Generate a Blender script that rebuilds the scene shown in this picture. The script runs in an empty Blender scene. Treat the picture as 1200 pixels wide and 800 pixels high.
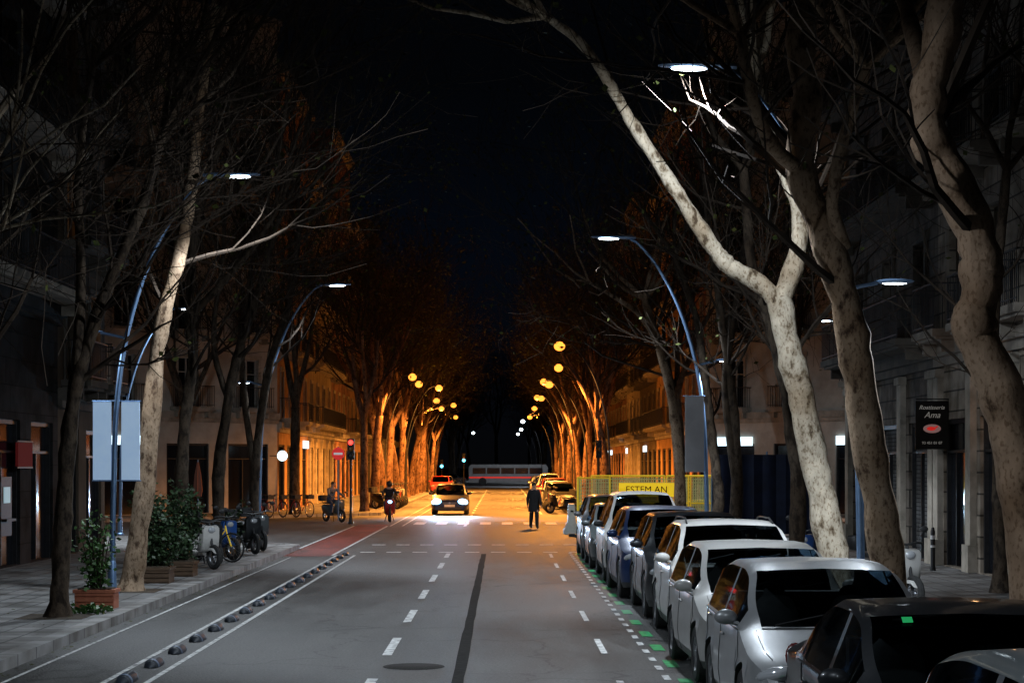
import bpy, math, random
from mathutils import Vector, Matrix
R=math.radians; PI=math.pi
sc=bpy.context.scene; COL=sc.collection
F=2200.; CX=588.; CY=545.; HC=2.4
def at(px,py,D): return Vector(((px-CX)*D/F, D, HC+(CY-py)*D/F))
ORD='first second third fourth fifth sixth seventh eighth ninth tenth eleventh twelfth thirteenth fourteenth fifteenth sixteenth seventeenth eighteenth nineteenth twentieth'.split()
# ---------------------------------------------------------------- materials
def nodes(name):
    m=bpy.data.materials.new(name); m.use_nodes=True; nt=m.node_tree
    return m,nt,nt.nodes['Principled BSDF']
def mat(name,c,c2=None,scale=3.,rough=.6,metal=0.,bump=0.,coat=0.,det=5.,stretch=(1,1,1),lo=.35,hi=.65,em=None,es=0.,spec=.3):
    m,nt,b=nodes(name); N=nt.nodes; L=nt.links
    b.inputs['Base Color'].default_value=(*c,1); b.inputs['Roughness'].default_value=rough; b.inputs['Metallic'].default_value=metal
    b.inputs['Coat Weight'].default_value=coat; b.inputs['Coat Roughness'].default_value=.06; b.inputs['Specular IOR Level'].default_value=spec
    if em: b.inputs['Emission Color'].default_value=(*em,1); b.inputs['Emission Strength'].default_value=es; m.cycles.emission_sampling='NONE'
    if c2:
        g=N.new('ShaderNodeNewGeometry'); mp=N.new('ShaderNodeMapping'); mp.inputs['Scale'].default_value=stretch
        L.new(g.outputs['Position'],mp.inputs['Vector'])
        n=N.new('ShaderNodeTexNoise'); n.inputs['Scale'].default_value=scale; n.inputs['Detail'].default_value=det; n.inputs['Roughness'].default_value=.62
        L.new(mp.outputs[0],n.inputs['Vector'])
        r=N.new('ShaderNodeValToRGB'); r.color_ramp.elements[0].position=lo; r.color_ramp.elements[1].position=hi
        r.color_ramp.elements[0].color=(*c,1); r.color_ramp.elements[1].color=(*c2,1)
        L.new(n.outputs['Fac'],r.inputs['Fac']); L.new(r.outputs[0],b.inputs['Base Color'])
        if bump:
            bp=N.new('ShaderNodeBump'); bp.inputs['Strength'].default_value=bump; bp.inputs['Distance'].default_value=.03
            L.new(n.outputs['Fac'],bp.inputs['Height']); L.new(bp.outputs[0],b.inputs['Normal'])
    return m
def asphalt(name,a,b_,stain):
    m,nt,b=nodes(name); N=nt.nodes; L=nt.links
    g=N.new('ShaderNodeNewGeometry')
    n1=N.new('ShaderNodeTexNoise'); n1.inputs['Scale'].default_value=30; n1.inputs['Detail'].default_value=4
    mp=N.new('ShaderNodeMapping'); mp.inputs['Scale'].default_value=(1,.16,1); L.new(g.outputs['Position'],mp.inputs['Vector'])
    n2=N.new('ShaderNodeTexNoise'); n2.inputs['Scale'].default_value=1.3; n2.inputs['Detail'].default_value=8; n2.inputs['Roughness'].default_value=.7
    n3=N.new('ShaderNodeTexVoronoi'); n3.feature='DISTANCE_TO_EDGE'; n3.inputs['Scale'].default_value=.3
    nd=N.new('ShaderNodeTexNoise'); nd.inputs['Scale'].default_value=1.2; nd.inputs['Detail'].default_value=6
    L.new(g.outputs['Position'],nd.inputs['Vector'])
    va=N.new('ShaderNodeVectorMath'); va.operation='MULTIPLY_ADD'; va.inputs[1].default_value=(1.6,1.6,0)
    L.new(nd.outputs['Color'],va.inputs[0]); L.new(g.outputs['Position'],va.inputs[2]); L.new(va.outputs[0],n3.inputs['Vector'])
    L.new(g.outputs['Position'],n1.inputs['Vector']); L.new(mp.outputs[0],n2.inputs['Vector'])
    r=N.new('ShaderNodeValToRGB'); r.color_ramp.elements[0].color=(*a,1); r.color_ramp.elements[1].color=(*b_,1)
    r.color_ramp.elements[0].position=.3; r.color_ramp.elements[1].position=.7; L.new(n1.outputs['Fac'],r.inputs['Fac'])
    r2=N.new('ShaderNodeValToRGB'); r2.color_ramp.elements[0].color=(*stain,1); r2.color_ramp.elements[1].color=(1.1,1.1,1.1,1)
    r2.color_ramp.elements[0].position=.36; r2.color_ramp.elements[1].position=.62; L.new(n2.outputs['Fac'],r2.inputs['Fac'])
    r3=N.new('ShaderNodeValToRGB'); r3.color_ramp.elements[0].color=(.3,.3,.3,1); r3.color_ramp.elements[1].color=(1,1,1,1)
    r3.color_ramp.elements[0].position=.002; r3.color_ramp.elements[1].position=.014; L.new(n3.outputs['Distance'],r3.inputs['Fac'])
    mx=N.new('ShaderNodeMixRGB'); mx.blend_type='MULTIPLY'; mx.inputs[0].default_value=1; L.new(r.outputs[0],mx.inputs[1]); L.new(r2.outputs[0],mx.inputs[2])
    m2=N.new('ShaderNodeMixRGB'); m2.blend_type='MULTIPLY'; m2.inputs[0].default_value=.8; L.new(mx.outputs[0],m2.inputs[1]); L.new(r3.outputs[0],m2.inputs[2])
    L.new(m2.outputs[0],b.inputs['Base Color'])
    mr=N.new('ShaderNodeMapRange'); mr.inputs['To Min'].default_value=.5; mr.inputs['To Max'].default_value=.8; L.new(n2.outputs['Fac'],mr.inputs['Value']); L.new(mr.outputs[0],b.inputs['Roughness'])
    bp=N.new('ShaderNodeBump'); bp.inputs['Strength'].default_value=.8; bp.inputs['Distance'].default_value=.02; L.new(n1.outputs['Fac'],bp.inputs['Height']); L.new(bp.outputs[0],b.inputs['Normal'])
    return m
def tiles(name,a,b_,mort,sx,sy,mode='floor',bump=.5,msize=.03):
    m,nt,b=nodes(name); N=nt.nodes; L=nt.links
    g=N.new('ShaderNodeNewGeometry'); s=N.new('ShaderNodeSeparateXYZ'); c=N.new('ShaderNodeCombineXYZ'); L.new(g.outputs['Position'],s.inputs[0])
    if mode=='floor': L.new(s.outputs[0],c.inputs[0]); L.new(s.outputs[1],c.inputs[1])
    else:
        ad=N.new('ShaderNodeMath'); L.new(s.outputs[0],ad.inputs[0]); L.new(s.outputs[1],ad.inputs[1]); L.new(ad.outputs[0],c.inputs[0]); L.new(s.outputs[2],c.inputs[1])
    t=N.new('ShaderNodeTexBrick'); t.inputs['Scale'].default_value=1; t.inputs['Brick Width'].default_value=sx; t.inputs['Row Height'].default_value=sy
    t.inputs['Mortar Size'].default_value=msize; t.inputs['Color1'].default_value=(*a,1); t.inputs['Color2'].default_value=(*b_,1); t.inputs['Mortar'].default_value=(*mort,1)
    if mode=='floor': t.offset=0
    L.new(c.outputs[0],t.inputs['Vector'])
    n=N.new('ShaderNodeTexNoise'); n.inputs['Scale'].default_value=1.7; n.inputs['Detail'].default_value=7; L.new(g.outputs['Position'],n.inputs['Vector'])
    r=N.new('ShaderNodeValToRGB'); r.color_ramp.elements[0].color=(.4,.38,.35,1); r.color_ramp.elements[0].position=.36; r.color_ramp.elements[1].position=.62; L.new(n.outputs['Fac'],r.inputs['Fac'])
    mx=N.new('ShaderNodeMixRGB'); mx.blend_type='MULTIPLY'; mx.inputs[0].default_value=1; L.new(t.outputs['Color'],mx.inputs[1]); L.new(r.outputs[0],mx.inputs[2]); L.new(mx.outputs[0],b.inputs['Base Color'])
    bp=N.new('ShaderNodeBump'); bp.invert=True; bp.inputs['Strength'].default_value=bump; bp.inputs['Distance'].default_value=.02; L.new(t.outputs['Fac'],bp.inputs['Height']); L.new(bp.outputs[0],b.inputs['Normal'])
    b.inputs['Roughness'].default_value=.65 if mode=='floor' else .9
    b.inputs['Specular IOR Level'].default_value=.4 if mode=='floor' else .08
    return m
def bark(name,c0,c1,c2,sh=0.,sc_=8.,sp=.6):
    m,nt,b=nodes(name); N=nt.nodes; L=nt.links
    g=N.new('ShaderNodeNewGeometry'); mp=N.new('ShaderNodeMapping'); mp.inputs['Scale'].default_value=(1,1,.55); L.new(g.outputs['Position'],mp.inputs['Vector'])
    n=N.new('ShaderNodeTexNoise'); n.inputs['Scale'].default_value=sc_; n.inputs['Detail'].default_value=6; n.inputs['Roughness'].default_value=.62; L.new(mp.outputs[0],n.inputs['Vector'])
    r=N.new('ShaderNodeValToRGB'); e=r.color_ramp.elements; e[0].position=.34+sh; e[0].color=(*c0,1); e[1].position=.70; e[1].color=tuple(min(1,x*1.15) for x in c2)+(1,)
    k=e.new(.40+sh); k.color=(*c1,1); k=e.new(.45+sh); k.color=(*[x*.82 for x in c2],1); L.new(n.outputs['Fac'],r.inputs['Fac'])
    n2=N.new('ShaderNodeTexNoise'); n2.inputs['Scale'].default_value=30; n2.inputs['Detail'].default_value=4; L.new(mp.outputs[0],n2.inputs['Vector'])
    r2=N.new('ShaderNodeValToRGB'); r2.color_ramp.elements[0].color=(.38,.31,.25,1); r2.color_ramp.elements[0].position=.36; r2.color_ramp.elements[1].position=.47; L.new(n2.outputs['Fac'],r2.inputs['Fac'])
    mx=N.new('ShaderNodeMixRGB'); mx.blend_type='MULTIPLY'; mx.inputs[0].default_value=sp; L.new(r.outputs[0],mx.inputs[1]); L.new(r2.outputs[0],mx.inputs[2])
    n4=N.new('ShaderNodeTexNoise'); n4.inputs['Scale'].default_value=1.1; n4.inputs['Detail'].default_value=3; L.new(g.outputs['Position'],n4.inputs['Vector'])
    r4=N.new('ShaderNodeValToRGB'); r4.color_ramp.elements[0].color=(.5,.42,.34,1); r4.color_ramp.elements[0].position=.38; r4.color_ramp.elements[1].position=.6; L.new(n4.outputs['Fac'],r4.inputs['Fac'])
    m4=N.new('ShaderNodeMixRGB'); m4.blend_type='MULTIPLY'; m4.inputs[0].default_value=.8; L.new(mx.outputs[0],m4.inputs[1]); L.new(r4.outputs[0],m4.inputs[2]); L.new(m4.outputs[0],b.inputs['Base Color'])
    bp=N.new('ShaderNodeBump'); bp.inputs['Strength'].default_value=.7; bp.inputs['Distance'].default_value=.04; L.new(n.outputs['Fac'],bp.inputs['Height']); L.new(bp.outputs[0],b.inputs['Normal'])
    b.inputs['Roughness'].default_value=.85; b.inputs['Specular IOR Level'].default_value=.15
    return m
def emis(name,c,s):
    m,nt,b=nodes(name); b.inputs['Base Color'].default_value=(*[min(1,x)*.3 for x in c],1); b.inputs['Emission Color'].default_value=(*c,1); b.inputs['Emission Strength'].default_value=s; m.cycles.emission_sampling='NONE'; return m
def carglass():
    m=bpy.data.materials.new('car_glass'); m.use_nodes=True; nt=m.node_tree; N=nt.nodes; L=nt.links; N.clear()
    o=N.new('ShaderNodeOutputMaterial'); t=N.new('ShaderNodeBsdfTransparent'); t.inputs[0].default_value=(.28,.31,.32,1)
    g=N.new('ShaderNodeBsdfGlossy'); g.inputs['Color'].default_value=(.30,.5,.75,1); g.inputs['Roughness'].default_value=.03; f=N.new('ShaderNodeFresnel'); f.inputs[0].default_value=1.2
    x=N.new('ShaderNodeMixShader'); L.new(f.outputs[0],x.inputs[0]); L.new(t.outputs[0],x.inputs[1]); L.new(g.outputs[0],x.inputs[2]); L.new(x.outputs[0],o.inputs[0]); return m
M=dict(
 asphalt=asphalt('asphalt',(.036,.036,.035),(.094,.092,.088),(.45,.45,.45)),
 tar=mat('tar_seam',(.012,.012,.012),(.024,.024,.023),9,rough=.95,spec=.08),
 iron=mat('cast_iron',(.02,.019,.018),(.035,.032,.03),30,rough=.9,spec=.1),
 red_asphalt=asphalt('red_asphalt',(.13,.022,.017),(.22,.04,.03),(.5,.45,.45)),
 paint=mat('road_paint',(.58,.59,.58),(.12,.12,.12),9,rough=.7,lo=.44,hi=.66),
 greenpaint=mat('green_paint',(.03,.30,.10),(.04,.10,.06),9,rough=.6,lo=.45,hi=.70),
 pave=tiles('pavement_tiles',(.17,.17,.17),(.22,.215,.21),(.05,.05,.05),.4,.4,msize=.02),
 kerb=tiles('kerb_stone',(.24,.24,.24),(.30,.29,.28),(.08,.08,.08),.9,.9,msize=.02),
 soil=mat('soil',(.03,.022,.015),(.06,.045,.03),12,rough=.95,bump=.5),
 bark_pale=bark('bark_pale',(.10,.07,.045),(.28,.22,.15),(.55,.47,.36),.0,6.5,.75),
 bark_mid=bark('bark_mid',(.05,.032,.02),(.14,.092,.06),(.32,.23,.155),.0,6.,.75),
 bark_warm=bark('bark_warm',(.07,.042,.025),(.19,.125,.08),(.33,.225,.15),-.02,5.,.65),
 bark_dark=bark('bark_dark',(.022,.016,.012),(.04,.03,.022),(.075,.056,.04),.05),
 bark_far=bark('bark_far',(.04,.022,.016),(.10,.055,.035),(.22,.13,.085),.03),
 twig=mat('twig',(.024,.018,.014),(.05,.036,.026),4,rough=.9,spec=.1),
 leaf=mat('dry_leaf',(.030,.045,.012),(.08,.08,.022),5,rough=.8,spec=.1),
 leafg=mat('green_leaf',(.03,.08,.02),(.07,.15,.04),7,rough=.5),
 leafd=mat('dark_leaf',(.012,.026,.010),(.025,.048,.018),7,rough=.5),
 steel=mat('blue_sheen_steel',(.13,.22,.38),(.18,.28,.44),6,rough=.45,metal=.7,spec=.4),  # grey steel with the lamps' blue sheen put into its colour
 black=mat('black_metal',(.015,.015,.017),(.03,.03,.032),8,rough=.5,metal=.3),
 rubber=mat('rubber',(.018,.018,.018),(.03,.03,.03),20,rough=.85),
 bumper=mat('bumper_rubber',(.012,.016,.022),(.03,.035,.045),20,rough=.5), bstripe=mat('bumper_stripe',(.16,.2,.28),(.08,.1,.14),20,rough=.5),
 plastic=mat('black_plastic',(.02,.02,.022),(.03,.03,.03),10,rough=.5),
 rim=mat('alloy',(.33,.34,.36),rough=.35,metal=.9),
 glass=carglass(),
 interior=mat('car_interior',(.07,.07,.072),(.11,.11,.11),6,rough=.8),
 pane=mat('dark_pane',(.008,.009,.012),rough=.1,coat=.2),
 pane_w=emis('pane_warm',(1,.5,.18),.55), pane_c=emis('pane_cool',(.7,.9,1),1.8), pane_d=emis('pane_dim',(1,.6,.3),.06),
 lens_c=emis('lens_cool',(.8,.93,1),12), lens_o=emis('lens_orange',(1,.30,.035),2.7),
 red=emis('red_light',(1,.03,.02),6), cyan=emis('cyan_light',(.12,.75,1),6), amber_off=mat('amber_off',(.2,.08,.01),rough=.3),
 hl=mat('headlight_glass',(.5,.52,.55),rough=.1,metal=.4,coat=1.,spec=.5), hl_on=emis('headlight_lit',(.30,.70,1),4.5), tail=mat('tail_red',(.07,.006,.006),rough=.35,coat=.3),
 plate=mat('plate_white',(.6,.6,.58),(.5,.5,.48),9,rough=.5),
 white=mat('white_plastic',(.62,.63,.64),(.5,.5,.5),5,rough=.5), busgrey=mat('bus_paint',(.24,.24,.25),(.18,.18,.18),2,rough=.6), busred=mat('bus_red',(.5,.02,.02),em=(1,.05,.03),es=.4,rough=.5),  # red band of the bus glows a little in place of light on it
 panel=mat('glowing_banner_cloth',(.62,.74,.88),(.50,.64,.80),2,rough=.7,em=(.45,.68,1),es=.28),  # cloth given a blue glow so it looks lit by the lamp
 grey_panel=mat('grey_banner',(.24,.24,.25),(.2,.2,.21),2,rough=.7),
 stone_r=tiles('stone_blocks',(.26,.22,.18),(.32,.275,.225),(.08,.07,.06),1.1,.45,'wall',.6,.02),
 stone_k=tiles('dark_stone_blocks',(.12,.10,.085),(.155,.135,.115),(.045,.04,.035),1.1,.45,'wall',.6,.02),
 stone_p=mat('pale_stucco',(.46,.42,.37),(.32,.29,.25),1.1,rough=.95,bump=.1,spec=.08),
 stone_d=tiles('dark_granite',(.018,.018,.019),(.03,.03,.031),(.008,.008,.008),.9,.6,'wall',.3,.012),
 ochre=mat('ochre_stucco',(.36,.21,.11),(.24,.14,.07),1.2,rough=.95,bump=.1,spec=.08),
 brick=tiles('brick_wall',(.28,.11,.07),(.35,.15,.09),(.2,.18,.16),.28,.08,'wall',.4,.012),
 cream=mat('cream_stucco',(.32,.26,.19),(.22,.18,.12),1.3,rough=.95,bump=.1,spec=.08),
 brownst=mat('brown_stucco',(.09,.072,.054),(.065,.05,.038),1.3,rough=.95,bump=.1,spec=.06),
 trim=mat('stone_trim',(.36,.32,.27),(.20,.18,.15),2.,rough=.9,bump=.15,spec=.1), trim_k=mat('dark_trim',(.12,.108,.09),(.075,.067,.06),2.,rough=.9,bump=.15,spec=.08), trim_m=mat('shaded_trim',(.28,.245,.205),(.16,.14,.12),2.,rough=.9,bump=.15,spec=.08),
 shutter=tiles('roller_shutter',(.09,.09,.095),(.11,.11,.11),(.03,.03,.03),40,.1,'wall',.8,.012),
 frame=mat('window_frame',(.07,.055,.04),(.05,.04,.03),5,rough=.8,spec=.1),
 frame_w=mat('window_frame_pale',(.36,.35,.32),(.27,.26,.24),5,rough=.7,spec=.1),
 wood=mat('planter_wood',(.045,.027,.016),(.08,.048,.027),6,rough=.75,stretch=(1,1,8)),
 terra=mat('terracotta',(.38,.13,.07),(.28,.09,.05),6,rough=.8),
 yellow=mat('glowing_yellow_paint',(.85,.6,.03),(.75,.5,.03),5,rough=.5,em=(1,.66,.05),es=.18),  # paint glows slightly, standing in for lamp light on it
 yellow_sheet=mat('glowing_yellow_banner',(.9,.68,.04),(.8,.58,.04),3,rough=.6,em=(1,.64,.02),es=.6),  # sheet glows by itself to look lit, no lamp behind it
 green_mesh=mat('glowing_green_netting',(.46,.50,.30),(.26,.30,.18),9,rough=.8,em=(.7,.68,.2),es=.10),  # faint glow stands in for lamp light coming through the netting
 tarp=mat('blue_tarp',(.010,.018,.05),(.006,.009,.024),2,rough=.7,bump=.5),
 skin=mat('skin',(.45,.25,.17),rough=.55), hair=mat('hair',(.02,.014,.01),rough=.6),
 cl_black=mat('black_cloth',(.010,.010,.012),(.02,.02,.022),20,rough=.85), cl_blue=mat('denim',(.03,.045,.09),(.05,.07,.12),30,rough=.85),
 cl_grey=mat('grey_cloth',(.15,.15,.16),rough=.85),
 parasol=mat('parasol_cloth',(.16,.06,.04),rough=.85),
 signblack=mat('sign_black',(.008,.007,.006),rough=.6,spec=.1), pink=mat('sign_pink',(.45,.25,.23),em=(.8,.42,.38),es=.10,rough=.5), letter=mat('sign_letter',(.3,.29,.27),em=(1,.92,.8),es=.09,rough=.5),  # pink and letters glow faintly in place of light on the board
 signred=mat('sign_red',(.6,.02,.02),em=(1,.03,.02),es=.35,rough=.4), signwhite=mat('sign_white',(.8,.8,.8),em=(1,.9,.9),es=.2,rough=.5), disc=emis('lit_disc',(.75,.95,1),2.),  # sign red and white glow to look lit; the disc is a light
 poster=mat('lit_poster',(.10,.012,.012),em=(.8,.08,.08),es=.035,rough=.8,spec=.1), atm=emis('screen',(.6,.9,1),.3), sticker=emis('green_sticker',(.03,.7,.2),.25),  # sticker is no light; its glow imitates light catching it
)
def carpaint(n,c,metal=.4): return mat('paint_'+n,c,tuple(x*.80 for x in c),1.4,rough=.38,metal=metal,coat=.5,spec=.4)
P=dict(black=carpaint('black',(.020,.022,.025)),darkgrey=carpaint('darkgrey',(.11,.125,.13)),silver=carpaint('silver',(.29,.30,.31),.4),white=carpaint('white',(.48,.47,.45),0.),
 pearl=carpaint('pearl',(.38,.375,.36),.1),navy=carpaint('navy',(.012,.03,.10)),red=carpaint('red',(.35,.02,.02),.2),blue=carpaint('blue',(.015,.07,.26),.1),grey=carpaint('grey',(.18,.18,.19)),midnight=carpaint('midnight',(.004,.012,.05),.0))
# ---------------------------------------------------------------- mesh builder
class MB:
    def __init__(s): s.v=[]; s.f=[]; s.m=[]
    def add(s,v,f,mi=0):
        b=len(s.v); s.v+=[tuple(x) for x in v]; s.f+=[tuple(i+b for i in q) for q in f]; s.m+=[mi]*len(f)
    def box(s,c,d,rz=0,mi=0,rx=0):
        M_=Matrix.Rotation(rz,3,'Z')@Matrix.Rotation(rx,3,'X'); c=Vector(c); h=[k/2 for k in d]
        v=[c+M_@Vector((a*h[0],b*h[1],e*h[2])) for e in(-1,1) for b in(-1,1) for a in(-1,1)]
        s.add(v,[(0,2,3,1),(4,5,7,6),(0,1,5,4),(2,6,7,3),(0,4,6,2),(1,3,7,5)],mi); return s
    def tube(s,pts,rads,n=8,mi=0,cap=True):
        pts=[Vector(p) for p in pts]; 
        if not hasattr(rads,'__len__'): rads=[rads]*len(pts)
        k=len(pts); vs=[]; N=None
        for i in range(k):
            t=(pts[min(i+1,k-1)]-pts[max(i-1,0)]).normalized()
            if N is None: N=t.orthogonal().normalized()
            else:
                N=(N-t*N.dot(t)); N=N.normalized() if N.length>1e-6 else t.orthogonal().normalized()
            B=t.cross(N)
            for j in range(n):
                a=2*PI*j/n; vs.append(pts[i]+(N*math.cos(a)+B*math.sin(a))*rads[i])
        fs=[(i*n+j,i*n+(j+1)%n,(i+1)*n+(j+1)%n,(i+1)*n+j) for i in range(k-1) for j in range(n)]
        if cap: fs+=[tuple(range(n))[::-1],tuple((k-1)*n+j for j in range(n))]
        s.add(vs,fs,mi); return s
    def lathe(s,prof,c=(0,0,0),n=16,axis='z',mi=0):
        vs=[];k=len(prof); c=Vector(c)
        for r,z in prof:
            for j in range(n):
                a=2*PI*j/n; x,y=r*math.cos(a),r*math.sin(a)
                vs.append(c+(Vector((x,y,z)) if axis=='z' else Vector((z,x,y)) if axis=='x' else Vector((y,z,x))))
        fs=[(i*n+j,i*n+(j+1)%n,(i+1)*n+(j+1)%n,(i+1)*n+j) for i in range(k-1) for j in range(n)]
        s.add(vs,fs,mi); return s
    def ell(s,c,d,n=14,m=9,rot=None,mi=0):
        c=Vector(c); rot=rot or Matrix.Identity(3); vs=[]
        for i in range(m+1):
            t=PI*i/m
            for j in range(n):
                a=2*PI*j/n; vs.append(c+rot@Vector((d[0]*math.sin(t)*math.cos(a),d[1]*math.sin(t)*math.sin(a),d[2]*math.cos(t))))
        s.add(vs,[(i*n+j,(i+1)*n+j,(i+1)*n+(j+1)%n,i*n+(j+1)%n) for i in range(m) for j in range(n)],mi); return s
    def prism(s,p,z0,z1,mi=0):
        n=len(p); s.add([(x,y,z0) for x,y in p]+[(x,y,z1) for x,y in p],[tuple(range(n))[::-1],tuple(range(n,2*n))]+[(i,(i+1)%n,n+(i+1)%n,n+i) for i in range(n)],mi); return s
    def flat(s,p,z,mi=0): s.add([(x,y,z) for x,y in p],[tuple(range(len(p)))],mi); return s
    def rect(s,x0,x1,y0,y1,z,mi=0): return s.flat([(x0,y0),(x1,y0),(x1,y1),(x0,y1)],z,mi)
    def leaf(s,c,sz,rng,mi=0,fl=False):
        a=Vector((rng.gauss(0,1),rng.gauss(0,1),rng.gauss(0,.05 if fl else .6))).normalized(); b=Vector((-a.y,a.x,rng.uniform(-.2,.2))) if fl else a.orthogonal().normalized()
        if not fl: b=(b*math.cos(1.7*sz*90)+a.cross(b)*math.sin(1.7*sz*90))
        s.add([c,c+a*sz*.5+b*sz*.35,c+a*sz,c+a*sz*.5-b*sz*.35],[(0,1,2,3)],mi)
    def mesh(s,name,smooth=True,ang=38):
        me=bpy.data.meshes.new(name); me.from_pydata(s.v,[],s.f); me.update()
        me.polygons.foreach_set('material_index',s.m)
        if smooth:
            me.polygons.foreach_set('use_smooth',[True]*len(s.f)); me.set_sharp_from_angle(angle=R(ang))
        return me
def obj(name,mb,mats,parent=None,loc=(0,0,0),rot=(0,0,0),scale=(1,1,1),smooth=True):
    me=mb.mesh(name,smooth) if isinstance(mb,MB) else mb
    if not isinstance(mats,(list,tuple)): mats=[mats]
    new=len(me.materials)==0
    if new:
        for m in mats: me.materials.append(m)
    o=bpy.data.objects.new(name,me); COL.objects.link(o)
    if not new:
        for i,m in enumerate(mats): o.material_slots[i].link='OBJECT'; o.material_slots[i].material=m
    o.location=loc; o.rotation_euler=rot; o.scale=scale
    if parent: o.parent=parent
    return o
def tag(o,label,cat,group=None,kind=None):
    o['label']=label; o['category']=cat
    if group: o['group']=group
    if kind: o['kind']=kind
    return o
def thing(name,label,cat,loc=(0,0,0),rz=0,group=None):
    o=bpy.data.objects.new(name,None); COL.objects.link(o); o.location=loc; o.rotation_euler=(0,0,rz); o.empty_display_size=.2
    return tag(o,label,cat,group)
def struct(name,mb,mats,**k):
    o=obj(name,mb,mats,smooth=False,**k); o['kind']='structure'; return o
def text(s,size,m,parent,loc,rot,name='lettering',ext=.004,shear=0.):
    cu=bpy.data.curves.new(name,'FONT'); cu.body=s; cu.size=size; cu.extrude=ext; cu.align_x='CENTER'; cu.align_y='CENTER'; cu.shear=shear
    t=bpy.data.objects.new('tmp',cu); COL.objects.link(t); bpy.context.view_layer.update()
    me=bpy.data.meshes.new_from_object(t.evaluated_get(bpy.context.evaluated_depsgraph_get())); bpy.data.objects.remove(t); me.materials.clear(); me.materials.append(m)
    o=bpy.data.objects.new(name,me); COL.objects.link(o); o.location=loc; o.rotation_euler=rot; o.parent=parent; return o
# ---------------------------------------------------------------- world, camera
w=bpy.data.worlds.new('World'); sc.world=w; w.use_nodes=True; nt=w.node_tree; bg=nt.nodes['Background']
tc=nt.nodes.new('ShaderNodeTexCoord'); sp=nt.nodes.new('ShaderNodeSeparateXYZ'); rp=nt.nodes.new('ShaderNodeValToRGB')
nt.links.new(tc.outputs['Generated'],sp.inputs[0]); nt.links.new(sp.outputs[2],rp.inputs[0]); nt.links.new(rp.outputs[0],bg.inputs[0])
rp.color_ramp.elements[0].color=(.0016,.0017,.0022,1); rp.color_ramp.elements[1].color=(.0006,.0008,.0012,1); k=rp.color_ramp.elements.new(.11); k.color=(.0009,.0020,.0044,1); k=rp.color_ramp.elements.new(.20); k.color=(.0007,.001,.0016,1)
bg.inputs[1].default_value=1.
cam=bpy.data.cameras.new('camera'); co=bpy.data.objects.new('camera',cam); COL.objects.link(co); sc.camera=co
cam.lens=66; cam.sensor_width=36; cam.shift_x=.01; cam.shift_y=145/1200; cam.clip_end=2000; co.location=(0,0,HC); co.rotation_euler=(R(90),0,0)
sc.view_settings.view_transform='Standard'; sc.view_settings.look='None'; sc.view_settings.exposure=0
# ---------------------------------------------------------------- ground
struct('ground',MB().rect(-900,900,-200,1500,-.03),M['asphalt'])
struct('road',MB().flat([(-70,-20),(70,-20),(70,420),(-70,420)],0),M['asphalt'])
struct('bike_lane',MB().rect(-5.78,-4.55,49.5,76,.004),M['red_asphalt'])
PATHS=[([(-5.8,-15),(-5.8,53.9),(-18.9,67),(-62,67)],[(-6.05,-15),(-6.05,53.8),(-19,66.75),(-62,66.75)],[(-62,-15)]),
 ([(-62,77),(-18.9,77),(-5.8,90.1),(-5.8,195),(-62,195)],[(-62,77.25),(-19,77.25),(-6.05,90.2),(-6.05,194.75),(-62,194.75)],[]),
 ([(4.2,-15),(4.2,55.3),(15.9,67),(62,67)],[(4.45,-15),(4.45,55.2),(16,66.75),(62,66.75)],[(62,-15)]),
 ([(62,77),(17.9,77),(4.2,90.7),(4.2,195),(62,195)],[(62,77.25),(18,77.25),(4.45,90.8),(4.45,194.75),(62,194.75)],[]),
 ([(-62,240),(-5.8,240),(-5.8,420)],[(-62,240.25),(-6.05,240.25),(-6.05,420)],[(-62,420)]),
 ([(62,240),(4.2,240),(4.2,420)],[(62,240.25),(4.45,240.25),(4.45,420)],[(62,420)])]
for o_,i_,ex in PATHS:
    struct('sidewalk',MB().prism(i_+ex,-.02,.13),M['pave'])
    kb=MB()
    for k in range(len(o_)-1): kb.prism([o_[k],o_[k+1],i_[k+1],i_[k]],-.02,.14)
    struct('kerb',kb,M['kerb'])
mk=MB(); rg=random.Random(3)
for k in range(7):
    c=19.9+5*k
    mk.rect(-1.51,-1.39,c-1.2,c+1.2,.008); mk.rect(1.27,1.35,c-1.0,c+1.0,.008)
for k in range(22):
    c=75+5*k
    mk.rect(-1.51,-1.39,c-1.2,c+1.2,.008)
for a,b in((5,50),(74,190)):
    mk.rect(-4.43,-4.36,a,b,.008); mk.rect(-3.95,-3.88,a,b,.008)
mk.rect(-5.53,-5.48,8,49,.008); mk.rect(-5.87,-5.79,54,74,.008); mk.rect(-4.55,-4.47,50,74,.008)
for k in range(9): mk.rect(-3.9+.72*k,-3.5+.72*k,51.6,52.0,.008); mk.rect(-3.9+.72*k,-3.5+.72*k,56.4,56.8,.008)
for k in range(40): mk.rect(1.82,1.90,12+k*1.0,12.45+k*1.0,.008)
for k in range(10): mk.rect(-3.6+.9*k,-3.15+.9*k,76.,79,.008)
mk.rect(1.9,2.0,92,190,.008)
struct('road_markings',mk,M['paint'])
gm=MB()
for k in range(20): gm.rect(1.97,2.12,12.3+k*2.0,13.1+k*2.,.008)
struct('parking_markings',gm,M['greenpaint'])
sm=MB(); y=8.; L0=[];R0=[]
while y<=51.:
    x=-.49+rg.uniform(-.006,.006); wv=.07+rg.uniform(-.006,.006); L0.append((x-wv,y)); R0.append((x+wv,y)); y+=1.1
for i in range(len(L0)-1): sm.flat([L0[i],R0[i],R0[i+1],L0[i+1]],.004)
struct('road_seam',sm,M['tar'])
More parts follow.
